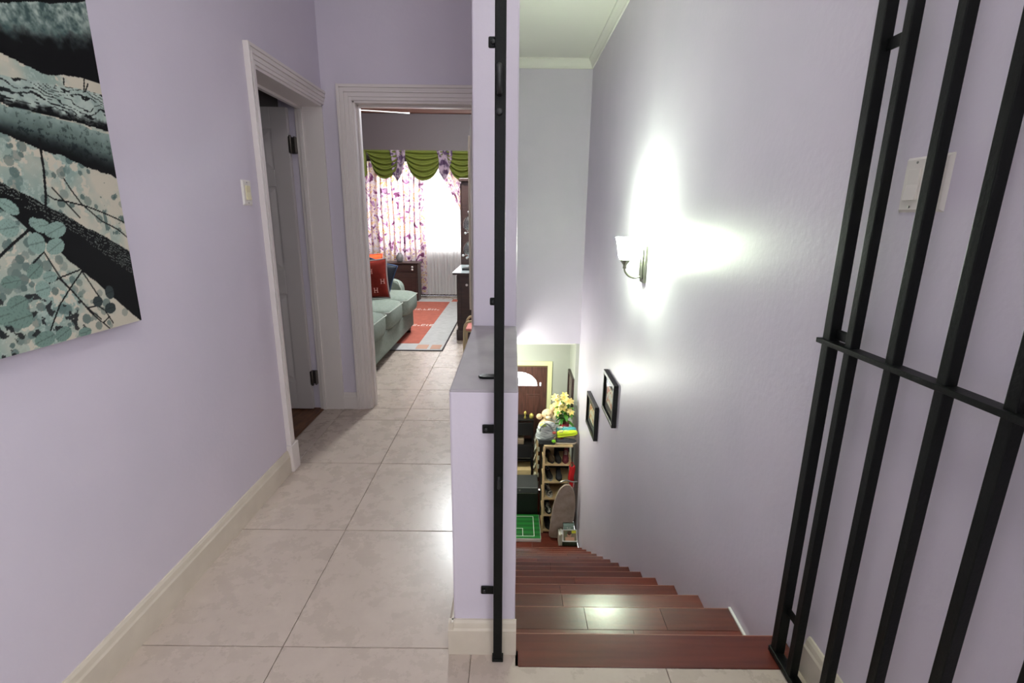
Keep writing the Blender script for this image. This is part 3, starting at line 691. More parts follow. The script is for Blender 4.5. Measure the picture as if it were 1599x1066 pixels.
# ------------------------------------------------------------------ framed pictures on the stair wall
def frame_pic(label, x, y0, y1, zt0, zt1, h, printcol, tilt=0):
    # zt0: top at the near end, zt1: top at the far end
    t = thing('framed_picture', label, 'picture', (x, (y0+y1)/2, zt0-h), 'framed pictures on the stair wall')
    fwid = .035; xo = x-.042
    def zq(y): return zt0+(zt1-zt0)*(y-y0)/(y1-y0)
    b = MB()
    def strip(ya, yb_, d0, d1, x0, x1): b.hexa([(x0, ya, zq(ya)-d1), (x1, ya, zq(ya)-d1), (x0, yb_, zq(yb_)-d1), (x1, yb_, zq(yb_)-d1), (x0, ya, zq(ya)-d0), (x1, ya, zq(ya)-d0), (x0, yb_, zq(yb_)-d0), (x1, yb_, zq(yb_)-d0)])
    strip(y0, y1, 0, fwid, xo, x); strip(y0, y1, h-fwid, h, xo, x); strip(y0, y0+fwid, fwid, h-fwid, xo, x); strip(y1-fwid, y1, fwid, h-fwid, xo, x)
    b.build('frame', M['black'], t, bevel=.003)
    b = MB(); strip(y0+fwid, y1-fwid, fwid, h-fwid, x-.02, x-.002); b.build('mat_board', mat('grey_mat', (60, 62, 58), .8), t)
    b = MB(); ym, w2 = (y0+y1)/2, (y1-y0)*.26; strip(ym-w2, ym+w2, h*.26, h*.72, x-.022, x-.019)
    pm, nt, bs = new_mat('small_print')
    tc = nt.nodes.new('ShaderNodeTexCoord'); vo = nt.nodes.new('ShaderNodeTexNoise'); vo.inputs['Scale'].default_value = 14; nt.links.new(tc.outputs['Object'], vo.inputs[0])
    r = nt.nodes.new('ShaderNodeValToRGB'); r.color_ramp.interpolation = 'CONSTANT'; e = r.color_ramp.elements
    e[0].color = lin((226, 226, 205)); e[1].position = .56; e[1].color = lin(printcol); n3 = e.new(.47); n3.color = lin((222, 214, 170))
    nt.links.new(vo.outputs[0], r.inputs[0]); nt.links.new(r.outputs[0], bs.inputs['Base Color']); b.build('print', pm, t)
    b = MB(); strip(y0+fwid, y1-fwid, fwid, h-fwid, x-.028, x-.026); b.build('pane', M['glass'], t)
frame_pic('black framed picture with small orange print, nearer of two on the stair wall', XR, 3.925, 4.405, -.035, -.035, .385, (190, 96, 50))
frame_pic('black framed picture hung lower and farther down the stair wall', XR, 4.735, 5.30, -.555, -.575, .375, (196, 120, 60))
t = thing('framed_picture', 'dark brown framed picture downstairs beside the yellow flowers', 'picture', (.86, 6.52, -1.3))
boxes('frame', [(.825, .86, 6.38, 6.415, -1.25, -.80), (.825, .86, 6.83, 6.865, -1.25, -.80), (.825, .86, 6.415, 6.83, -1.25, -1.215), (.825, .86, 6.415, 6.83, -.835, -.80)], M['darkwood'], t, bevel=.003)
boxes('print', [(.845, .859, 6.415, 6.83, -1.215, -.835)], mat('faded_print', (128, 112, 98), .6, col2=(92, 80, 72), scale=9), t)
boxes('pane', [(.836, .838, 6.415, 6.83, -1.215, -.835)], M['glass'], t)

# ------------------------------------------------------------------ ceiling lamps: unseen fill added on landing and in bedroom, and the one downstairs
def flush_lamp(label, dct, z, glow):
    x, y, _ = dct['loc']; t = thing('ceiling_lamp', label, 'lamp', (x, y, z))
    b = MB(); b.lathe([(.0, 0), (.16, 0), (.165, -.02), (.155, -.03), (0, -.03)], 28, (x, y, z)); b.build('lamp_base', M['white'], t)
    b = MB(); b.lathe([(.15, -.03), (.14, -.07), (.10, -.10), (.05, -.115), (0, -.118)], 28, (x, y, z), cap=False); b.build('lamp_shade', emit_mat('lit_dome', (255, 248, 236), glow), t)
    d = bpy.data.lights.new('ceiling_lamp_bulb', 'POINT'); d.energy = dct['power']; d.color = dct['color']; d.shadow_soft_size = .13
    o = bpy.data.objects.new('ceiling_lamp_bulb', d); C.objects.link(o); o.location = (x, y, z-.27)
flush_lamp('white dome fill lamp added out of view over the upstairs landing', HALL_FILL_LAMP, CEIL, 4)
flush_lamp('white dome fill lamp added out of view on the bedroom ceiling', BED_FILL_LAMP, 2.98, 6)
flush_lamp('white dome ceiling lamp in the room downstairs', LOWER_LAMP, -.33, 6)

# ------------------------------------------------------------------ bedroom: curtains
def floral(nt):
    tc = nt.nodes.new('ShaderNodeTexCoord'); n = nt.nodes.new('ShaderNodeTexNoise'); n.inputs['Scale'].default_value = 10; n.inputs['Detail'].default_value = 3; n.inputs['Distortion'].default_value = .8
    nt.links.new(tc.outputs['Object'], n.inputs[0]); r = nt.nodes.new('ShaderNodeValToRGB'); r.color_ramp.interpolation = 'CONSTANT'; e = r.color_ramp.elements
    e[0].color = lin((116, 66, 98)); e[1].position = .68; e[1].color = lin((136, 78, 112))
    for p, c in ((.37, (190, 150, 180)), (.43, (236, 222, 226)), (.53, (226, 186, 104)), (.56, (240, 224, 220)), (.62, (176, 132, 170))):
        q = e.new(p); q.color = lin(c)
    nt.links.new(n.outputs[0], r.inputs[0]); return r.outputs[0]
M['floral'] = cloth_mat('floral_curtain_cloth', floral, .62)
M['sheer'] = cloth_mat('sheer_voile', (246, 242, 240), .5, .06)
M['green_sateen'] = cloth_mat('olive_green_sateen', (92, 98, 42), .10, rough=.45)
def jabot_col(nt):
    tc = nt.nodes.new('ShaderNodeTexCoord'); n = nt.nodes.new('ShaderNodeTexNoise'); n.inputs['Scale'].default_value = 14
    nt.links.new(tc.outputs['Object'], n.inputs[0]); r = nt.nodes.new('ShaderNodeValToRGB'); e = r.color_ramp.elements
    e[0].position = .44; e[0].color = lin((70, 52, 74)); e[1].position = .56; e[1].color = lin((148, 130, 142)); nt.links.new(n.outputs[0], r.inputs[0]); return r.outputs[0]
M['jabot'] = cloth_mat('purple_patterned_cloth', jabot_col, .15)
dr = thing('curtain', 'floral purple and yellow curtain hanging straight at the bedroom window', 'curtain', (-1.92, 8.24, .03))
def drape(u, v):
    x = -2.40+.95*u; z = 2.16-2.1*v
    return (x+.040*math.sin(u*2*PI*5.5*2+.9)*(.7+.3*v)+.008*math.sin(7*v+u*9), 8.24+(.03+.015*v)*math.sin(u*2*PI*5.5+.6*math.sin(2*v))+.012*math.sin(u*31), z)
MB_ = MB(); MB_.grid(drape, 260, 20); MB_.build('drape', M['floral'], dr)
td = thing('curtain', 'floral curtain tied back to the right in front of the sheer', 'curtain', (-.85, 8.2, .8))
def tied(u, v):
    z = 2.16-1.02*v; xr = -.66; w = .52*(1-v)**1.1+.07
    x = xr-w*(1-u)-.0*v
    return (x, 8.22+.028*math.sin(u*2*PI*5)*(1-.5*v), z)
b = MB(); b.grid(tied, 60, 20)
b.grid(lambda u, v: (-.73+.07*u+.06*(u-.5)*v, 8.22+.03*math.sin(u*2*PI*4), 1.14-1.08*v), 30, 14); b.build('drape', M['floral'], td)
b = MB(); b.tube([(-.75, 8.17, 1.16), (-.70, 8.155, 1.14), (-.64, 8.17, 1.17)], .022, 8); b.build('tieback', M['jabot'], td)
sh = MB(); sh.grid(lambda u, v: (-1.56+.94*u, 8.33+.014*math.sin(u*2*PI*17)+.01*math.sin(u*2*PI*5.3), 2.2-2.16*v), 150, 6)
tag(sh.build('sheer_curtain', M['sheer']), 'white sheer curtain glowing with daylight at the bedroom window', 'curtain')
b = MB(); b.tube([(-2.5, 8.24, 2.175), (-.40, 8.24, 2.175)], .014, 10)
for x in (-2.5, -.40): b.ball((x, 8.24, 2.175), .026)
for x in (-2.45, -.45): b.box(x-.01, x+.01, 8.235, 8.45, 2.165, 2.185)
tag(b.build('curtain_rod', M['darkwood']), 'curtain rod behind the green swag valance', 'rod')
vl = thing('valance', 'olive green swag valance with purple jabots above the bedroom window', 'valance', (-1.4, 8.13, 1.8))
def swag(x0, x1, dep, zt=2.305):
    def fn(u, v):
        sg = math.sin(PI*u)**.75; x = x0+(x1-x0)*u; pull = .10*(1-2*u)*v*(1-sg)
        z = zt-.10*v*(1-sg)-v*dep*sg
        return (x+pull, 8.12-.03-.032*math.sin(v*2*PI*5.0)*(.3+.7*sg)-.05*v*sg, z)
    b = MB(); b.grid(fn, 30, 44); b.build('swag', M['green_sateen'], vl)
swag(-2.30, -1.70, .42); swag(-1.75, -1.05, .44); swag(-1.10, -.50, .43)
def jabot(xc, w, dep):
    def fn(u, v):
        ww = w*(1-.4*v); return (xc+ww*(u-.5)+.012*math.sin(v*5), 8.07-.016*math.sin(u*2*PI*2.5), 2.31-v*(dep-.12*abs(u-.5)*2))
    b = MB(); b.grid(fn, 16, 10); b.build('jabot', M['jabot'], vl)
jabot(-1.80, .25, .46); jabot(-1.07, .25, .44)
b = MB(); b.grid(lambda u, v: (-2.45+.17*u, 8.09-.016*math.sin(u*2*PI*2), 2.31-v*(.52-.16*u)), 14, 10); b.build('tail', M['green_sateen'], vl)
boxes('valance_board', [(-2.5, -.4, 8.10, 8.2, 2.295, 2.315)], M['green_sateen'], vl)

# ------------------------------------------------------------------ bedroom: rug
M['rug_red'] = mat('rug_coral', (176, 96, 78), .95, col2=(162, 86, 70), scale=14, bump=.3, bscale=160)
M['rug_grey'] = mat('rug_light_grey', (190, 188, 186), .95, col2=(178, 176, 174), scale=14, bump=.3, bscale=160)
M['rug_tan'] = mat('rug_tan', (188, 148, 128), .95, bump=.3, bscale=160)
M['rug_edge'] = mat('rug_edge', (58, 52, 56), .95)
M['rug_white'] = mat('rug_white_yarn', (228, 216, 210), .95)
rg = thing('rug', 'coral red rug with wide light grey border and dark edge', 'rug', (-1.7, 6.45, 0))
RX0, RX1, RY0, RY1 = -2.6, -.70, 4.83, 8.05
boxes('rug_base', [(RX0, RX1, RY0, RY1, .0005, .008)], M['rug_edge'], rg)
boxes('rug_border', [(RX0, RX1-.014, RY0+.014, RY1-.014, .008, .010)], M['rug_grey'], rg)
boxes('rug_field', [(RX0+.28, RX1-.29, RY0+.27, RY1-.29, .010, .0115)], M['rug_red'], rg)
cb = MB()
for x0, x1, y0, y1 in ((-.99, -.87, RY0+.05, RY0+.22), (-.84, -.735, RY0+.05, RY0+.22)): cb.box(x0, x1, y0, y1, .010, .0113)
cb.build('rug_corner', M['rug_tan'], rg)
boxes('rug_corner', [(-.97, -.73, RY1-.26, RY1-.03, .010, .0113)], M['rug_red'], rg)
rs = random.Random(3)
for yc, x0 in ((7.05, -1.55), (5.98, -1.5)):
    sb = MB(); x = x0
    while x < x0+.50:
        wd = rs.uniform(.018, .05)
        for dy in ((.0, .07) if rs.random() < .7 else (.0,)): sb.box(x, x+wd, yc+dy-.014, yc+dy+rs.uniform(.008, .022), .0113, .0122)
        if rs.random() < .5: sb.box(x, x+.011, yc-.02, yc+.085, .0113, .0122)
        x += wd+.014
    sb.build('rug_script', M['rug_white'], rg)

# ------------------------------------------------------------------ bedroom: sofa and cushions
sofa = thing('sofa', 'sage green three seat fabric sofa along the bedroom wall', 'sofa', (-1.65, 4.66, 0))
SFX, SFY0, SFY1 = -1.155, 3.56, 5.68
b = MB(); b.box(-2.12, SFX, SFY0, SFY1, .085, .30); b.build('base', M['sofa'], sofa, bevel=.02, segs=3)
for x in (-2.05, -1.21):
    for y in (SFY0+.06, SFY1-.06):
        b = MB(); z0 = .0102 if y > 5 else 0; b.lathe([(.028, z0), (.034, .085), (0, .085)], 10, (x, y, 0)); b.build('leg', M['darkwood'], sofa)
def cushion_sx(y0, y1, zc, hz, x0, x1, lean=0):
    b = MB(); b.ball(((x0+x1)/2, (y0+y1)/2, zc), ((x1-x0)/2, (y1-y0)/2, hz), 40, 20, .36); return b
for i, (y0, y1) in enumerate(((3.72, 4.405), (4.41, 5.085), (5.09, 5.74))):
    c = cushion_sx(y0, y1, .39, .115, -1.98, -1.115 if i < 2 else -1.09).build('seat_cushion', M['sofa'], sofa)
    xf = -1.119 if i < 2 else -1.094
    b = MB(); k = .045
    b.tube([(-1.9, y0+.012, .462), (xf-.06, y0+.014, .462), (xf-.012, y0+.05, .462), (xf-.006, (y0+y1)/2, .466), (xf-.012, y1-.05, .462), (xf-.06, y1-.014, .462), (-1.9, y1-.012, .462)], .006, 6)
    b.build('piping', M['piping'], c)
    b = MB(); b.M = Matrix.Translation((-1.93, (y0+y1)/2, .66)) @ Matrix.Rotation(math.radians(-12), 4, 'Y'); b.ball((0, 0, 0), (.13, (y1-y0)/2-.005, .24), 30, 16, .42); b.build('back_cushion', M['sofa'], sofa)
b = MB(); b.box(-2.22, -2.02, SFY0, SFY1, .085, .84); b.build('backrest', M['sofa'], sofa, bevel=.05, segs=4)
for y0, y1 in ((3.47, 3.71), (5.745, 5.95)):
    b = MB(); b.ball((-1.72, (y0+y1)/2, .345), (.43, (y1-y0)/2, .268), 36, 20, .38)
    a = b.build('arm', M['sofa'], sofa)
    b = MB(); yy = y0+.012
    b.tube([(-1.34, yy, .10), (-1.31, yy, .30), (-1.306, yy, .50), (-1.34, yy, .585), (-1.42, yy, .602), (-1.9, yy, .605)], .009, 6); b.build('piping', M['piping'], a)
def pillow_mesh(w, h, t, n=22):
    def mk(sg):
        def fn(u, v):
            a, c2 = 2*u-1, 2*v-1; q = (max(0, 1-a*a)*max(0, 1-c2*c2))**.42
            e = 1-.07*(1-abs(a)**2)*abs(c2)**3; f_ = 1-.07*(1-abs(c2)**2)*abs(a)**3
            return (a*w/2*f_, sg*t/2*q, c2*h/2*e)
        return fn
    return mk
def pillow(name, label, m, Mx, w, h, t, pm, pipe=True):
    o = thing(name, label, 'cushion', Mx.translation-Vector((0, 0, h/2)))
    b = MB(); b.M = Mx; mk = pillow_mesh(w, h, t); b.grid(mk(1), 22, 22); b.grid(mk(-1), 22, 22)
    bmesh.ops.remove_doubles(b.bm, verts=b.bm.verts, dist=.0004); b.build('cover', m, o)
    if pipe:
        fn = mk(1); pts = [fn(i/12, 0) for i in range(13)]+[fn(1, i/12) for i in range(1, 13)]+[fn(1-i/12, 1) for i in range(1, 13)]+[fn(0, 1-i/12) for i in range(1, 13)]
        b = MB(); b.M = Mx; b.tube(pts, .009, 6); b.build('piping', pm, o)
    return o
RPM = Matrix.Translation((-1.435, 5.02, .70)) @ Matrix.Rotation(math.radians(7), 4, 'Z') @ Matrix.Rotation(math.radians(-4), 4, 'Y') @ Matrix.Rotation(math.radians(-9), 4, 'X')
M['pil_red'] = mat('brick_red_cloth', (112, 36, 27), .9, col2=(100, 30, 23), scale=30, bump=.2, bscale=200, spec=.1)
M['pil_pipe'] = mat('grey_trim', (150, 138, 134), .8)
M['letters'] = mat('pale_pink_thread', (214, 160, 146), .9)
red = pillow('cushion', 'brick red cushion with scattered pale letters H on the sofa', M['pil_red'], RPM, .33, .40, .13, M['pil_pipe'])
mk = pillow_mesh(.33, .40, .13)(-1)
def letter_h(cx, cz, s):
    b = MB(); b.M = RPM
    def yat(x, z): return mk((x/.33)+.5, (z/.40)+.5)[1]
    for x0, x1, z0, z1 in ((-s*.36, -s*.22, -s/2, s/2), (s*.22, s*.36, -s/2, s/2), (-s*.22, s*.22, -s*.07, s*.07), (-s*.45, -s*.13, s*.42, s*.5), (-s*.45, -s*.13, -s*.5, -s*.42), (s*.13, s*.45, s*.42, s*.5), (s*.13, s*.45, -s*.5, -s*.42)):
        y = min(yat(cx+x0, cz+z0), yat(cx+x1, cz+z1), yat(cx, cz))
        b.box(cx+x0, cx+x1, y-.003, y+.004, cz+z0, cz+z1)
    b.build('letter', M['letters'], red)
for cx, cz in ((.005, .075), (-.058, -.03), (.042, -.115), (.115, -.03), (-.115, .10), (-.06, -.16)): letter_h(cx, cz, .048)
NVM = Matrix.Translation((-1.42, 5.24, .685)) @ Matrix.Rotation(math.radians(4), 4, 'Z') @ Matrix.Rotation(math.radians(17), 4, 'Y') @ Matrix.Rotation(math.radians(-8), 4, 'X')
pillow('cushion', 'dark navy cushion leaning behind the red cushion', mat('navy_cloth', (14, 19, 30), .9, col2=(20, 27, 40), scale=20), NVM, .30, .36, .13, mat('blue_trim', (52, 72, 104), .8))
ORM = Matrix.Translation((-1.63, 5.42, .71)) @ Matrix.Rotation(math.radians(-14), 4, 'X')
def striped(nt):
    tc = nt.nodes.new('ShaderNodeTexCoord'); sp = nt.nodes.new('ShaderNodeSeparateXYZ'); nt.links.new(tc.outputs['Object'], sp.inputs[0])
    r = nt.nodes.new('ShaderNodeValToRGB'); r.color_ramp.interpolation = 'CONSTANT'; e = r.color_ramp.elements
    mr = nt.nodes.new('ShaderNodeMapRange'); mr.inputs[2].default_value = .44; nt.links.new(sp.outputs[2], mr.inputs[0])
    e[0].color = lin((236, 96, 52)); e[1].position = .82; e[1].color = lin((240, 106, 60)); q = e.new(.60); q.color = lin((150, 176, 216)); q = e.new(.72); q.color = lin((206, 214, 228))
    nt.links.new(mr.outputs[0], r.inputs[0]); return r.outputs[0]
pillow('cushion', 'orange and pale blue striped cushion at the back of the sofa', cloth_mat('orange_blue_cloth', striped, .05), ORM, .40, .44, .14, mat('orange_trim', (226, 104, 66), .8))

# ------------------------------------------------------------------ bedroom: dark furniture
def knob(x, y, z, parent, m=None, ax='X', r=.013, s=1):
    b = MB(); b.lathe([(r*.5, 0), (r*.45, r*.8), (r, r*1.3), (r*.9, r*1.9), (0, r*2.1)], 12)
    rot = Matrix.Rotation(PI/2, 4, 'X') if ax == '-Y' else Matrix.Rotation(-PI/2, 4, 'Y')
    b.bm.transform(Matrix.Translation((x, y, z)) @ rot); return b.build('knob', m or M['white'], parent)
ch = thing('chest_of_drawers', 'low dark wooden chest under the floral curtain at the window', 'chest', (-1.95, 7.98, 0))
boxes('body', [(-2.42, -1.50, 7.82, 8.12, .06, .595), (-2.42, -2.36, 7.82, 8.03, .0102, .06), (-1.56, -1.50, 7.82, 8.03, .0102, .06)], M['darkwood'], ch, bevel=.003)
boxes('top', [(-2.45, -1.475, 7.79, 8.13, .595, .617)], M['darkwood'], ch, bevel=.005)
for x0, x1 in ((-2.40, -1.965), (-1.955, -1.52)):
    d = boxes('drawer', [(x0, x1, 7.804, 7.82, .475, .585)], M['darkwood'], ch, bevel=.003)
    knob(x1-.055 if x1 > -1.6 else (x0+x1)/2, 7.804, .553, d, ax='-Y', r=.016)
    if x1 > -1.6: knob(x1-.055, 7.804, .513, d, ax='-Y', r=.016)
    d = boxes('cabinet_door', [(x0, x1, 7.804, 7.82, .08, .465), (x0+.06, x1-.06, 7.798, 7.806, .14, .405)], M['darkwood'], ch, bevel=.003)
b = MB(); b.lathe([(.04, 0), (.05, .02), (.062, .06), (.055, .10), (.03, .125), (.033, .14), (0, .14)], 16, (-1.80, 7.95, .617))
tag(b.build('vase', mat('grey_ceramic', (128, 122, 122), .4)), 'small round grey pot on the dark chest at the window', 'pot')
dz = thing('dresser', 'dark wooden dresser with shiny glass top behind the pillar edge', 'dresser', (-.4, 5.75, 0))
boxes('body', [(-.595, -.185, 5.31, 6.17, .06, .725)], M['darkwood'], dz, bevel=.004)
boxes('plinth', [(-.61, -.185, 5.295, 6.18, .0, .12)], M['darkwood'], dz, bevel=.006)
boxes('side_panel', [(-.555, -.225, 5.298, 5.312, .17, .69)], M['darkwood'], dz, bevel=.004)
knob(-.49, 5.298, .618, dz, ax='-Y', r=.014)
for z0, z1 in ((.15, .42), (.44, .71)):
    d = boxes('drawer', [(-.607, -.595, 5.36, 6.12, z0, z1)], M['darkwood'], dz, bevel=.003); knob(-.607, 5.74, (z0+z1)/2, d, M['white'], 'X')
boxes('top', [(-.64, -.18, 5.28, 6.19, .725, .742)], M['darkwood'], dz, bevel=.004)
boxes('glass_top', [(-.645, -.18, 5.275, 6.19, .742, .750)], mat('glass_top', (196, 206, 206), .05, spec=1), dz, bevel=.002)
tag(boxes('book', [(-.56, -.38, 5.50, 5.62, .7505, .775)], M['black'], bevel=.003), 'flat black book lying on the shiny dresser top', 'book')
wd = thing('wardrobe', 'tall dark wardrobe behind the dresser at the bedroom right wall', 'wardrobe', (-.4, 6.6, 0))
boxes('body', [(-.635, -.175, 6.25, 7.1, 0, 1.74)], M['darkwood'], wd, bevel=.005)
boxes('cornice', [(-.66, -.172, 6.22, 7.12, 1.74, 1.78)], M['darkwood'], wd, bevel=.008)
for y0, y1 in ((6.27, 6.67), (6.68, 7.08)):
    d = boxes('wardrobe_door', [(-.65, -.635, y0, y1, .06, 1.72)], M['darkwood'], wd, bevel=.003)
gl = thing('glass_lamp', 'clear glass lamp of two stacked globes on the dresser', 'lamp', (-.46, 5.72, .75))
b = MB(); b.lathe([(.075, 0), (.07, .015), (.02, .03), (.014, .1), (.014, .6), (.02, .61), (0, .63)], 18, (-.46, 5.72, .7505)); b.build('stem', M['chrome'], gl)
for zc, r in ((1.245, .105), (.965, .105)):
    b = MB(); b.ball((-.46, 5.72, zc), (r, r, r), 24, 14); b.build('globe', M['clear'], gl)
for x, y, z in ((-.565, 5.70, .90), (-.52, 5.66, .875), (-.535, 5.67, 1.15), (-.45, 5.6, .90), (-.49, 5.62, 1.38)):
    b = MB(); b.ball((x, y, z), .014, 8, 6); b.tube([(x, y, z), (-.46, 5.72, z+.02)], .003, 5); b.build('bead', M['white'], gl)
# small chair
cm = mat('beige_tube', (178, 164, 128), .45); pk = mat('pink_vinyl', (206, 128, 120), .5)
chr_ = thing('chair', 'small beige tubular chair with pink back beside the dresser', 'chair', (-.33, 4.7, 0))
for y in (4.58, 4.84):
    b = MB(); b.tube(cr([(-.455, y, .0), (-.455, y, .18), (-.452, y, .30), (-.435, y, .345), (-.40, y, .365), (-.30, y, .37), (-.225, y, .36), (-.20, y, .30), (-.195, y, .0)], 4), .012, 8); b.build('leg', cm, chr_)
b = MB(); b.tube([(-.45, 4.58, .27), (-.20, 4.58, .27)], .010, 8); b.tube([(-.45, 4.84, .27), (-.20, 4.84, .27)], .010, 8); b.build('stretcher', cm, chr_)
boxes('seat', [(-.44, -.21, 4.565, 4.855, .275, .30)], pk, chr_, bevel=.01, segs=3)
b = MB(); b.tube([(-.40, 4.86, .28), (-.395, 4.87, .56)], .009, 8); b.tube([(-.23, 4.86, .28), (-.235, 4.87, .56)], .009, 8); b.build('back_post', cm, chr_)
boxes('backrest', [(-.42, -.21, 4.862, 4.882, .44, .58)], pk, chr_, bevel=.008, segs=3)
# ceiling fan
fan = thing('ceiling_fan', 'white ceiling fan in the bedroom with one blade tip in view', 'fan', (-1.85, 5.7, 2.41))
b = MB(); b.lathe([(.07, .57), (.06, .53), (.016, .51), (.016, .12), (.09, .10), (.11, .04), (.10, -.02), (.05, -.06), (0, -.065)], 20, (-1.85, 5.7, 2.41)); b.build('motor', M['white'], fan)
b = MB(); b.lathe([(.09, -.055), (.095, -.09), (.07, -.125), (.03, -.14), (0, -.142)], 20, (-1.85, 5.7, 2.41), cap=False); b.build('lamp_shade', M['white'], fan)
for k in range(4):
    b = MB(); b.M = Matrix.Translation((-1.85, 5.7, 2.43)) @ Matrix.Rotation(k*PI/2+.28, 4, 'Z') @ Matrix.Rotation(math.radians(9), 4, 'X'); b.prism([(.09, -.02), (.2, -.055), (.70, -.065), (.72, 0), (.70, .065), (.2, .055), (.09, .02)], 'z', -.004, .004); b.build('blade', M['white'], fan)

# ------------------------------------------------------------------ downstairs: front door
fd = sempty('door_3', ((FDX0+FDX1)/2, 7.0, ZL))
cy = mat('pale_yellow_trim', (226, 226, 176), .45)
boxes('door_casing', [(FDX1-.005, FDX1+.062, 6.98, 7.0, ZL, FDZ+.06), (FDX0-.062, FDX0+.005, 6.98, 7.0, ZL, FDZ+.06), (FDX0, FDX1, 6.98, 7.0, FDZ-.005, FDZ+.06)], cy, fd, bevel=.003)
boxes('door_frame', [(FDX1-.012, FDX1, 6.999, 7.12, ZL, FDZ), (FDX0, FDX0+.012, 6.999, 7.12, ZL, FDZ), (FDX0, FDX1, 6.999, 7.12, FDZ-.03, FDZ)], mat('olive_frame', (112, 98, 66), .5), fd)
AX, AZ, ARX, ARZ = .105, -1.135, .292, .225
lx0, lx1, lz1 = FDX0+.014, FDX1-.014, FDZ-.033
b = MB(); b.box(lx0, lx1, 7.03, 7.07, ZL+.01, AZ); b.box(lx0, AX-ARX, 7.03, 7.07, AZ, lz1)
tx0, tx1, tz = .428, .450, -1.075
b.box(AX+ARX, tx0, 7.03, 7.07, AZ, lz1); b.box(tx1, lx1, 7.03, 7.07, AZ, lz1); b.box(tx0, tx1, 7.03, 7.07, tz, lz1)
n = 28
for i in range(n):
    a, c2 = -1+2*i/n, -1+2*(i+1)/n; za = AZ+ARZ*math.sqrt(max(0, 1-a*a)); zc = AZ+ARZ*math.sqrt(max(0, 1-c2*c2)); xa, xc = AX+ARX*a, AX+ARX*c2
    b.hexa([(xa, 7.03, za), (xc, 7.03, zc), (xa, 7.07, za), (xc, 7.07, zc), (xa, 7.03, lz1), (xc, 7.03, lz1), (xa, 7.07, lz1), (xc, 7.07, lz1)])
dl = b.build('door_leaf', M['doorwood'], fd)
for x0, x1 in ((lx0+.09, -.03), (.23, lx1-.09)):
    for z0, z1 in ((ZL+.18, ZL+.72), (ZL+.86, AZ-.12)): boxes('panel', [(x0, x1, 7.018, 7.031, z0, z1), (x0+.035, x1-.035, 7.010, 7.02, z0+.035, z1-.035)], M['doorwood'], dl, bevel=.004)
b = MB(); b.prism([(AX+ARX*math.cos(PI*k/24), AZ+ARZ*math.sin(PI*k/24)) for k in range(25)], 'y', 7.048, 7.052); b.build('fanlight_pane', M['glass'], fd)
boxes('side_pane', [(tx0, tx1, 7.048, 7.052, AZ, tz)], M['glass'], fd)
b = MB()
for an in (62, 118, 90, 35, 145):
    t = math.radians(an); b.tube([(AX+.02*math.cos(t), 7.05, AZ+.02*math.sin(t)), (AX+ARX*.99*math.cos(t), 7.05, AZ+ARZ*.99*math.sin(t))], .0035, 6)
b.build('glazing_bar', M['doorwood'], fd)
# porch ground outside the door
struct(boxes('floor_porch', [(-3, 3, 7.12, 9.4, ZL-.2, ZL-.05)], mat('porch_stone', (190, 186, 176), .8)))

# ------------------------------------------------------------------ downstairs: shoe rack
rack = thing('shoe_rack', 'pale wooden shoe rack with six shelves and dark uprights', 'shelf', (.62, 6.02, ZL))
KX0, KX1, KY0, KY1 = .428, .822, 5.92, 6.30
SHZ = [-1.562, -1.828, -2.086, -2.335, -2.585, -2.825]
for z in SHZ: boxes('shelf', [(KX0+.012, KX1-.005, KY0, KY1, z-.024, z)], M['board'], rack, bevel=.002)
for x in (KX0, KX1-.012):
    for y in (KY0-.002, KY1-.03):
        boxes('upright', [(x, x+.03 if x < .5 else x+.012, y, y+.03, ZL, SHZ[0]-.024)], M['board'] if (x < .5 and y < 6.1) else M['black'], rack, bevel=.002)
boxes('back_panel', [(KX0+.02, KX1, KY1, KY1+.006, ZL+.02, SHZ[0]-.02)], M['black'], rack)
boxes('side_panel', [(KX0+.03, KX0+.036, KY0+.03, KY1, ZL+.02, SHZ[0]-.03)], M['black'], rack)
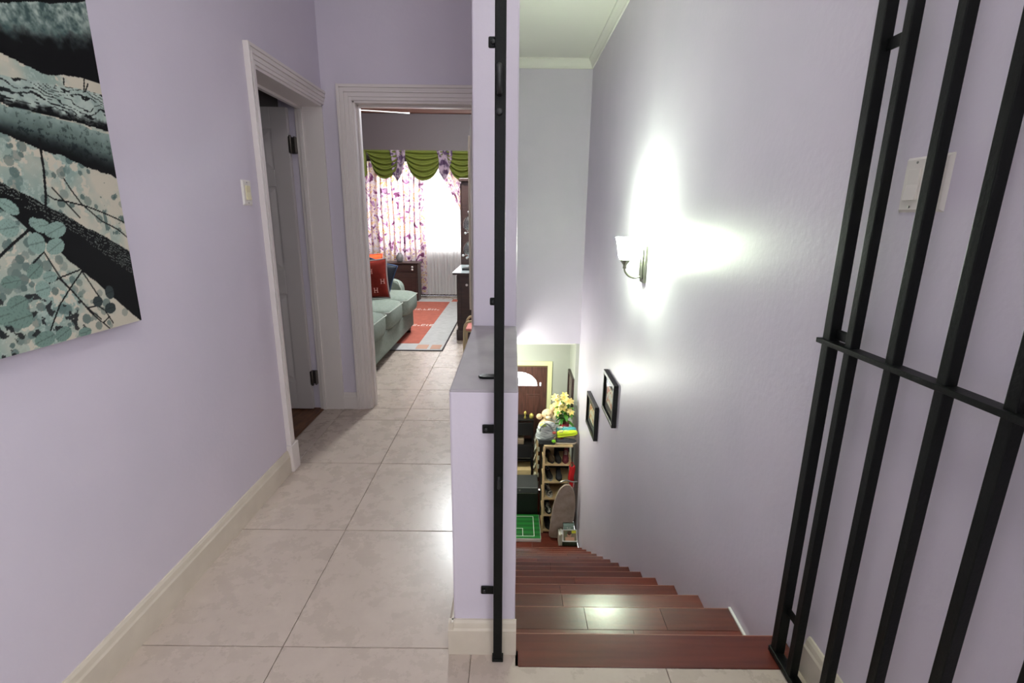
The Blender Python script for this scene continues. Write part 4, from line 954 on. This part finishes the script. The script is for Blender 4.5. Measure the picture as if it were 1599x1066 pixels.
# shoes
def shoe_section(t, kind):
    # t 0 heel .. 1 toe : half width, upper top height
    wv = np.interp(t, [0, .08, .3, .5, .72, .9, 1], [.022, .032, .033, .033, .044, .036, .012])
    if kind == 'boot': h = np.interp(t, [0, .05, .30, .42, .6, .9, 1], [.15, .16, .155, .10, .078, .062, .045])
    else: h = np.interp(t, [0, .05, .25, .42, .62, .9, 1], [.075, .092, .074, .082, .068, .056, .042])
    return wv, h
def make_shoe(label, loc, rz, m_up, m_sole, kind='shoe', m_lace=None, group=None, m_acc=None, L=.27, pitch=0):
    t = thing('shoe' if kind == 'shoe' else 'boot', label, 'shoe', loc, group)
    Mx = Matrix.Translation(loc) @ Matrix.Rotation(rz, 4, 'Z') @ Matrix.Rotation(pitch, 4, 'Y') @ Matrix.Translation((-L/2, 0, 0))
    def loft(zlo, zhi_fn, wk, mtl, name, n=14, k=12):
        b = MB(); b.M = Mx; rings = []
        for i in range(n+1):
            u = i/n; wv, h = shoe_section(u, kind); z1 = zhi_fn(u, h); ring = []
            for j in range(k):
                a = 2*PI*j/k; cx, sz = math.cos(a), math.sin(a); e = .55
                yy = wv*wk*math.copysign(abs(cx)**e, cx); zz = (zlo+z1)/2+(z1-zlo)/2*math.copysign(abs(sz)**e, sz)
                if zz > zlo+(z1-zlo)*.6: yy *= .72 if name == 'upper' else 1
                ring.append(b.v((u*L, yy, zz)))
            rings.append(ring)
        for A, B in zip(rings, rings[1:]):
            for j in range(k): b.f([A[j], A[(j+1) % k], B[(j+1) % k], B[j]], True)
        b.f(rings[0][::-1], True); b.f(rings[-1], True); return b.build(name, mtl, t)
    loft(0, lambda u, h: .024+.006*(u < .3)+.008*(u > .9), 1.06, m_sole, 'sole')
    loft(.02, lambda u, h: h, 1.0, m_up, 'upper')
    b = MB(); b.M = Mx; zt = .135 if kind == 'boot' else .078
    b.tube([(L*.08, .0, zt+.008), (L*.14, .019, zt+.004), (L*.26, .021, zt), (L*.33, 0, zt+.002), (L*.26, -.021, zt), (L*.14, -.019, zt+.004), (L*.08, 0, zt+.008)], .007, 6); b.build('collar', m_acc or m_sole, t)
    if m_lace:
        b = MB(); b.M = Mx
        for u in (.40, .46, .52, .58):
            wv, h = shoe_section(u, kind); b.tube([(u*L, -.02, h-.006), (u*L+.006, 0, h+.003), (u*L, .02, h-.006)], .003, 5)
        b.build('lace', m_lace, t)
    return t
def sm(n, c, r=.7): return mat(n, c, r)
blk, dgr, lgr, lime, aqua, mar, wht, brn, lil = sm('shoe_black', (26, 24, 24)), sm('shoe_dark_grey', (74, 76, 82)), sm('shoe_grey', (150, 154, 154)), sm('shoe_lime', (206, 230, 36), .5), sm('shoe_aqua', (84, 176, 186), .6), sm('shoe_maroon', (112, 44, 52)), sm('shoe_white', (222, 220, 208)), sm('shoe_brown', (74, 54, 34)), sm('shoe_sand', (214, 200, 176))
Z1 = SHZ[0]+.0005
make_shoe('dark grey running shoe with pale sole on the rack top', (.735, 5.985, Z1), .06, dgr, lil, m_lace=lgr, m_acc=mar)
make_shoe('bright lime running shoe lying on the grey shoe', (.748, 5.985, Z1+.112), .08, lime, lime, m_lace=wht, pitch=-.16, m_acc=sm('shoe_sand2', (226, 214, 150)))
make_shoe('aqua blue running shoe behind the lime shoe', (.745, 6.08, Z1+.118), .08, aqua, wht, m_lace=wht, pitch=-.12)
make_shoe('pale sand coloured shoe under the aqua shoe on the rack top', (.735, 6.08, Z1), .05, lil, wht, m_lace=mar)
Z2, Z3, Z4, Z5, Z6 = [z+.0005 for z in SHZ[1:]]
make_shoe('brown black leather shoe at the left of the second rack shelf', (.53, 6.06, Z2), -1.35, brn, blk, m_lace=brn, L=.26)
make_shoe('black leather shoe beside the maroon boot', (.635, 6.06, Z2), -1.5, blk, blk, L=.26)
make_shoe('maroon and black high boot with white patch on the second shelf', (.745, 6.06, Z2), -1.7, mar, mar, 'boot', m_lace=wht, m_acc=blk, L=.26)
make_shoe('black slipper at the left of the third rack shelf', (.525, 6.06, Z3), -1.45, blk, lgr, L=.26)
make_shoe('dark shoe at the right of the third rack shelf', (.66, 6.06, Z3), -1.6, dgr, blk, L=.26)
make_shoe('black and white patterned shoe on the fourth shelf, half behind the ironing board', (.525, 6.06, Z4), -1.4, mat('patterned', (40, 40, 40), .7, col2=(190, 186, 172), scale=42, lo=.48, hi=.52), wht, m_lace=wht, L=.26)
make_shoe('white laced black sneaker on the fifth rack shelf', (.525, 6.06, Z5), -1.5, mat('patterned2', (24, 24, 24), .7, col2=(200, 196, 186), scale=30, lo=.52, hi=.56), blk, m_lace=wht, L=.26)
make_shoe('plain black shoe on the lowest rack shelf', (.53, 6.06, Z6), -1.5, blk, blk, L=.26)
b = MB(); b.box(.475, .60, 6.205, 6.29, Z2, Z2+.155); tag(b.build('box', M['board'], bevel=.003), 'small tan cardboard box behind the shoes of the second shelf', 'box')
# grey sports bag on the rack
bag = thing('sports_bag', 'crumpled grey sports bag with lime stripe on the rack top', 'bag', (.47, 6.03, Z1))
mg = mat('grey_nylon', (196, 200, 198), .55, col2=(116, 120, 122), scale=4, stretch=(3, 3, 16), lo=.42, hi=.6)
b = MB()
def bagf(u, v):
    a = 2*PI*u; th = -PI/2+PI*v; r = math.copysign(abs(math.cos(th))**.6, 1); zz = math.copysign(abs(math.sin(th))**.7, math.sin(th))
    fold = 1+.07*math.sin(zz*13+2*math.sin(a*2))*r
    return (.472+.128*r*math.cos(a)*fold+.02*zz, 6.035+.085*r*math.sin(a)*fold, Z1+.14+.14*zz)
b.grid(bagf, 36, 30); bmesh.ops.remove_doubles(b.bm, verts=b.bm.verts, dist=.0005); b.build('bag_body', mg, bag)
b = MB(); b.box(.37, .585, 5.935, 5.965, Z1+.0, Z1+.075); b.build('base_panel', sm('bag_black', (46, 48, 50)), bag, bevel=.012, segs=3)
b = MB(); b.ball((.565, 5.935, Z1+.055), (.028, .008, .024)); b.build('lime_mark', sm('bag_lime', (150, 226, 60), .5), bag)
b = MB(); b.ball((.57, 5.96, Z1+.165), (.026, .014, .02)); b.build('red_tag', sm('bag_red', (196, 92, 80), .6), bag)
b = MB(); b.tube(cr([(.38, 5.965, Z1+.18), (.40, 5.955, Z1+.25), (.46, 5.96, Z1+.29), (.53, 5.965, Z1+.24), (.56, 5.965, Z1+.17)], 5), .010, 6); b.build('strap', sm('bag_strap', (120, 124, 122), .6), bag)
b = MB(); b.ball((.42, 5.985, Z1+.262), (.045, .03, .022)); b.build('lime_flap', sm('bag_flap', (206, 230, 90), .6), bag)
# plush toy
pl = mat('beige_plush', (222, 196, 158), .95, col2=(206, 178, 140), scale=30, bump=.5, bscale=120, spec=.1)
toy = thing('plush_toy', 'beige plush toy with round ears lying on top of the shoe rack', 'toy', (.47, 6.2, Z1))
b = MB(); TY_ = 6.205; zt = Z1
b.ball((.455, TY_, zt+.13), (.07, .07, .13), 18, 12); b.ball((.50, TY_, zt+.325), (.085, .075, .07), 18, 12); b.ball((.40, TY_-.02, zt+.10), (.035, .04, .12), 12, 8); b.ball((.53, TY_-.03, zt+.21), (.075, .035, .035), 12, 8)
o = b.build('body', pl, toy); rm = o.modifiers.new('remesh', 'REMESH'); rm.mode = 'VOXEL'; rm.voxel_size = .009; sf_ = o.modifiers.new('smooth', 'SMOOTH'); sf_.iterations = 6
for x, z in ((.385, zt+.29), (.565, zt+.395)): b = MB(); b.ball((x, TY_-.01, z), (.042, .022, .042), 14, 10); b.build('ear', pl, toy)
b = MB(); b.ball((.50, TY_-.062, zt+.30), (.036, .03, .026), 14, 10); b.build('muzzle', sm('plush_cream', (238, 222, 186), .9), toy)
b = MB(); b.ball((.582, TY_-.03, zt+.29), (.03, .03, .042), 14, 10); b.build('paw', sm('plush_cream2', (240, 228, 196), .9), toy)
for x in (.475, .525): b = MB(); b.ball((x, TY_-.070, zt+.338), .007, 8, 6); b.build('eye', blk, toy)
# flowers
fl_ = thing('flower_arrangement', 'yellow lilies with green leaves in a red wrapped pot', 'flowers', (.725, 6.215, Z1))
FXc, FYc = .725, 6.215
b = MB(); b.lathe([(.0, .0), (.05, 0), (.06, .10), (.07, .20), (.066, .20), (.0, .17)], 18, (FXc, FYc, Z1)); b.build('pot', sm('red_wrap', (170, 34, 46), .4), fl_)
lg = mat('leaf_green', (62, 124, 40), .5, col2=(104, 160, 58), scale=5); yl = mat('lily_yellow', (244, 214, 104), .55, col2=(248, 234, 166), scale=20); sg = sm('stem_green', (80, 120, 50))
rf = random.Random(11)
def petal(b, o, d, up, L, w):
    d = d.normalized(); s = d.cross(up).normalized(); nn = s.cross(d)
    P = [(0, .15, 0), (.3, .8, .10), (.6, 1, .08), (.85, .6, -.06), (1, .05, -.25)]
    rows = [(b.v(o+d*L*t-s*w*k+nn*L*c_), b.v(o+d*L*t+nn*L*(c_-.06)), b.v(o+d*L*t+s*w*k+nn*L*c_)) for t, k, c_ in P]
    for A, B in zip(rows, rows[1:]): b.f([A[0], A[1], B[1], B[0]], True); b.f([A[1], A[2], B[2], B[1]], True)
base = Vector((FXc, FYc, Z1+.18))
for k in range(21):
    a = rf.uniform(0, 2*PI); r = rf.uniform(.02, .15); hh = rf.uniform(.20, .44)-r*.5
    tip = base+Vector((max(-.19, r*1.1*math.cos(a)-.035), r*.7*math.sin(a)-.02, hh)); tip.x = min(tip.x, .79)
    b = MB(); b.tube([base, base.lerp(tip, .5)+Vector((0, 0, .02)), tip], .004, 5); stem = b.build('stem', sg, fl_)
    b = MB(); ax = (Vector((tip.x-base.x, tip.y-base.y-.12, .18))).normalized()
    s1 = ax.cross(Vector((0, 0, 1))).normalized(); s2 = ax.cross(s1)
    for q in range(6):
        t = q*PI/3+rf.uniform(-.1, .1); d = ax*.55+(s1*math.cos(t)+s2*math.sin(t)); petal(b, tip, d, ax, .06, .018)
    b.build('blossom', yl, fl_)
for k in range(52):
    a = rf.uniform(0, 2*PI); el = rf.uniform(-.5, .9); o = base+Vector((rf.uniform(-.03, .03), rf.uniform(-.03, .03), rf.uniform(0, .24)))
    d = Vector((math.cos(a), .7*math.sin(a)-.25, el)); L = rf.uniform(.09, .16)
    if o.x+d.normalized().x*L > .84: continue
    b = MB(); petal(b, o+d.normalized()*.03, d, Vector((0, 0, 1)), L, rf.uniform(.018, .034)); b.build('leaf', lg, fl_)
# red bag hanging on the rack side
rb = thing('shopping_bag', 'bright red cloth bag hanging at the right end of the rack', 'bag', (.81, 5.91, -2.17))
b = MB(); b.grid(lambda u, v: (.775+.075*u+.006*math.sin(v*9), 5.902-.016*math.sin(PI*u)+.006*math.sin(u*14), -1.83-.33*v-.02*math.sin(PI*u)), 14, 16); b.build('bag_body', mat('red_cloth', (206, 26, 30), .7), rb, solid=.008)
b = MB(); b.tube([(.79, 5.908, -1.84), (.80, 5.91, -1.795), (.825, 5.91, -1.795), (.835, 5.908, -1.84)], .005, 6); b.build('handle', sm('bag_red2', (196, 30, 34)), rb)
# ironing board
ib = thing('ironing_board', 'ironing board with mottled grey brown cover leaning on the shoe rack', 'ironing board', (.67, 5.81, ZL))
IB = Matrix.Translation((.672, 5.812, ZL+.012)) @ Matrix.Rotation(math.radians(7.0), 4, 'X') @ Matrix.Rotation(math.radians(4.5), 4, 'Y')
out = [(-.12, 0), (.10, 0), (.135, .05), (.148, .30), (.145, .50), (.125, .66), (.09, .78), (.04, .85), (0, .862), (-.04, .85), (-.09, .78), (-.125, .66), (-.145, .48), (-.148, .20), (-.145, .04)]
oc = [(o2[0], o2[1]) for o2 in cr(out+[out[0]], 3)][:-1]
b = MB(); b.M = IB; b.prism(oc, 'y', -.014, .014)
cov = mat('mottled_cover', (140, 124, 112), .9, col2=(164, 148, 136), scale=9, bump=.2, bscale=60); b.build('cover', cov, ib, bevel=.008, segs=3)
b = MB(); b.M = IB; b.tube([p3 for p3 in [(o2[0]*.985, -.014, o2[1]*.995+.002) for o2 in oc]], .004, 5); b.build('piping', sm('cover_edge', (196, 180, 164)), ib)
b = MB(); b.M = IB; b.tube(cr([(-.10, .024, .86), (-.02, .03, .90), (.06, .03, .885), (.13, .028, .895)], 4), .010, 8)
for x in (.02, .085): b.tube([(x, .028, .05), (x, .03, .885)], .006, 8)
b.build('leg_frame', M['chrome'], ib)
# pitch board, trunk, boxes, console
pb = thing('football_table', 'green miniature football pitch board with white edge on the floor', 'game board', (.1, 6.0, ZL))
boxes('board', [(-.42, .42, 5.715, 6.27, ZL+.0005, -2.815)], M['white'], pb, bevel=.003)
def pitchcol(nm):
    m, nt, bs = new_mat(nm); tc = nt.nodes.new('ShaderNodeTexCoord'); wv = nt.nodes.new('ShaderNodeTexWave'); wv.bands_direction = 'Y'; wv.inputs['Scale'].default_value = 3.2
    nt.links.new(tc.outputs['Object'], wv.inputs[0]); r = nt.nodes.new('ShaderNodeValToRGB'); r.color_ramp.elements[0].color = lin((14, 82, 28)); r.color_ramp.elements[1].color = lin((22, 116, 42))
    nt.links.new(wv.outputs[0], r.inputs[0]); nt.links.new(r.outputs[0], bs.inputs['Base Color']); bs.inputs['Roughness'].default_value = .5; return m
boxes('pitch', [(-.415, .415, 5.72, 6.265, -2.815, -2.812)], pitchcol('pitch_green'), pb)
b = MB()
for q in ((-.35, .335, 5.765, 5.773), (.327, .335, 5.765, 6.22), (-.35, .335, 6.212, 6.22), (.175, .183, 5.765, 5.94), (-.2, .183, 5.934, 5.942), (-.2, -.192, 5.765, 5.94)): b.box(*q, -2.812, -2.8108)
b.build('line', M['white'], pb)
tk = thing('trunk', 'black box trunk with grey lid behind the green pitch board', 'trunk', (.1, 6.45, ZL))
boxes('body', [(-.42, .40, 6.30, 6.66, ZL, -2.49)], M['black'], tk, bevel=.006)
lid = boxes('lid', [(-.425, .405, 6.292, 6.665, -2.488, -2.40)], mat('grey_lid', (70, 72, 74), .45), tk, bevel=.015, segs=3)
b = MB(); b.prism([(.12, -2.43), (.155, -2.43), (.1375, -2.46)], 'y', 6.286, 6.293); b.build('latch', M['chrome'], lid)
b = MB(); b.box(-.42, .385, 6.288, 6.294, -2.492, -2.484); b.build('trim_strip', M['chrome'], lid)
cn = thing('console_table', 'black metal console table with small ornaments before the front door', 'table', (.1, 6.85, ZL))
for z in (-1.555, -1.95, -2.2): boxes('shelf', [(-.5, .335, 6.74, 6.95, z-.02, z)], M['black'], cn, bevel=.002)
for x in (-.5, .317):
    for y in (6.74, 6.932): boxes('leg', [(x, x+.018, y, y+.018, ZL, -1.575)], M['black'], cn)
boxes('drawer_front', [(-.48, .315, 6.732, 6.742, -1.80, -1.60)], M['black'], cn, bevel=.003); boxes('drawer_front', [(-.48, .315, 6.732, 6.742, -2.18, -1.97)], M['black'], cn, bevel=.003)
b = MB(); b.tube([(-.45, 6.728, -2.165), (.30, 6.728, -2.165)], .006, 6); b.build('rail', M['chrome'], cn)
gold = mat('gold_ornament', (206, 190, 104), .35, .6)
def orn(label, x, s, prof):
    b = MB(); b.lathe([(r*s, z*s) for r, z in prof], 14, (x, 6.80, -1.5545)); tag(b.build('ornament', gold), label, 'ornament')
orn('slender gold ornament on the black console table', .212, 1, [(.0, 0), (.02, 0), (.012, .03), (.008, .05), (.02, .07), (.022, .09), (.01, .11), (0, .115)])
orn('round squat gold ornament at the right end of the console table', .305, 1, [(0, 0), (.025, 0), (.034, .03), (.030, .06), (.014, .08), (0, .082)])
b = MB(); b.box(.08, .20, 6.738, 6.9, -1.9495, -1.86); tag(b.build('box', mat('brown_tin', (120, 104, 88), .5), bevel=.01), 'small brown tin on the middle shelf of the console table', 'box')
tag(boxes('box', [(-.45, .312, 6.695, 6.96, ZL, -2.345)], M['board'], bevel=.004), 'cream cardboard box standing behind the black trunk', 'box')
# narrow magazine stand left of the rack
ms = thing('magazine_rack', 'narrow cream slatted stand stuffed with folded papers left of the shoe rack', 'rack', (.39, 6.75, ZL))
for y in (6.69, 6.88): boxes('post', [(.388, .41, y, y+.02, ZL, -1.86)], M['board'], ms)
for k in range(7):
    z = -2.78+.14*k
    boxes('slat', [(.380, .388, 6.68, 6.91, z, z+.05)], M['board'], ms, bevel=.002)
    b = MB(); b.grid(lambda u, v: (.352+.03*v+.006*math.sin(u*7+k), 6.682+.03*math.sin(k*2.1)*v+.2*u, z+.04+.085*v), 6, 4); b.build('paper', sm('paper_%d' % k, [(222, 216, 196), (206, 206, 190), (228, 220, 190), (190, 188, 168), (214, 206, 180), (224, 222, 206), (200, 196, 182)][k], .8), ms, solid=.006)
    b = MB(); b.box(.40, .43, 6.681, 6.684, z+.05, z+.12); b.build('paper', sm('paperb_%d' % k, (176, 172, 150), .8), ms)
# boxes and books at the stair foot
gb = thing('gift_box', 'pale green and white patterned box at the foot of the stairs', 'box', (.80, 6.0, ZL))
boxes('body', [(.715, .852, 5.752, 5.783, ZL, -2.60)], mat('green_white_print', (150, 176, 164), .6, col2=(214, 222, 214), scale=24, lo=.5, hi=.54), gb, bevel=.003)
boxes('lid', [(.712, .855, 5.749, 5.785, -2.64, -2.60)], mat('green_lid', (160, 186, 174), .6), gb, bevel=.003)
pbx = thing('photo_box', 'dark green box with a slanted portrait lid at the stair foot', 'box', (.80, 5.69, ZL))
b = MB(); b.prism([(5.64, ZL), (5.745, ZL), (5.745, -2.69), (5.64, -2.80)], 'x', .70, .893); b.build('body', sm('dark_green_card', (48, 62, 40), .5), pbx, bevel=.002)
ptx = .112; pdir = Vector((0, .105, .11)).normalized(); pnor = Vector((0, -.11, .105)).normalized(); pv0 = Vector((0, 5.638, -2.799))
def slab(name, m, par, x0, x1, t0, t1, h0, h1):
    P = [pv0+pdir*t+pnor*h for h in (h0, h1) for t in (t0, t1)]
    b = MB(); b.hexa([(x, p.y, p.z) for p in (P[0], P[1], P[2], P[3]) for x in (x0, x1)]); return b.build(name, m, par)
slab('lid', M['white'], pbx, .695, .898, 0, .154, .001, .009)
pr = slab('print', mat('print_ground', (92, 108, 76), .5, col2=(150, 120, 96), scale=9), pbx, .712, .882, .012, .142, .009, .0102)
slab('portrait', sm('print_skin', (206, 158, 132), .6), pr, .735, .855, .014, .058, .0102, .0108)
b = MB(); b.M = Matrix.Translation(pv0+pdir*.085+pnor*.0102+Vector((.79, 0, 0))) @ Matrix.Rotation(math.atan2(.11, .105), 4, 'X'); b.lathe([(0, 0), (.030, 0), (.030, .0008), (0, .0008)], 18); b.build('portrait', sm('print_face', (200, 150, 124), .6), pr)
b = MB(); b.M = Matrix.Translation(pv0+pdir*.108+pnor*.0102+Vector((.79, 0, 0))) @ Matrix.Rotation(math.atan2(.11, .105), 4, 'X'); b.lathe([(0, 0), (.026, 0), (.026, .0011), (0, .0011)], 18); b.build('hair', sm('print_hair', (92, 64, 48), .6), pr)
slab('sticker', sm('yellow_label', (228, 222, 40), .5), pr, .822, .878, .105, .138, .0102, .0125)
for k, (c, hgt) in enumerate((((226, 220, 200), .16), ((214, 206, 180), .17))):
    bo = thing('book', ['thin cream book standing at the outer left of the portrait box', 'pale book standing against the left side of the portrait box'][k], 'book', (.66+.026*k, 5.70, ZL))
    x = .648+.025*k
    b = MB(); b.box(x, x+.003, 5.645, 5.775, ZL, ZL+hgt); b.box(x+.019, x+.022, 5.645, 5.775, ZL, ZL+hgt); b.box(x, x+.022, 5.645, 5.649, ZL, ZL+hgt); b.build('cover', sm('book_cover_%d' % k, c), bo)
    boxes('pages', [(x+.003, x+.019, 5.649, 5.772, ZL+.002, ZL+hgt-.003)], M['white'], bo)
bpy.context.view_layer.update()
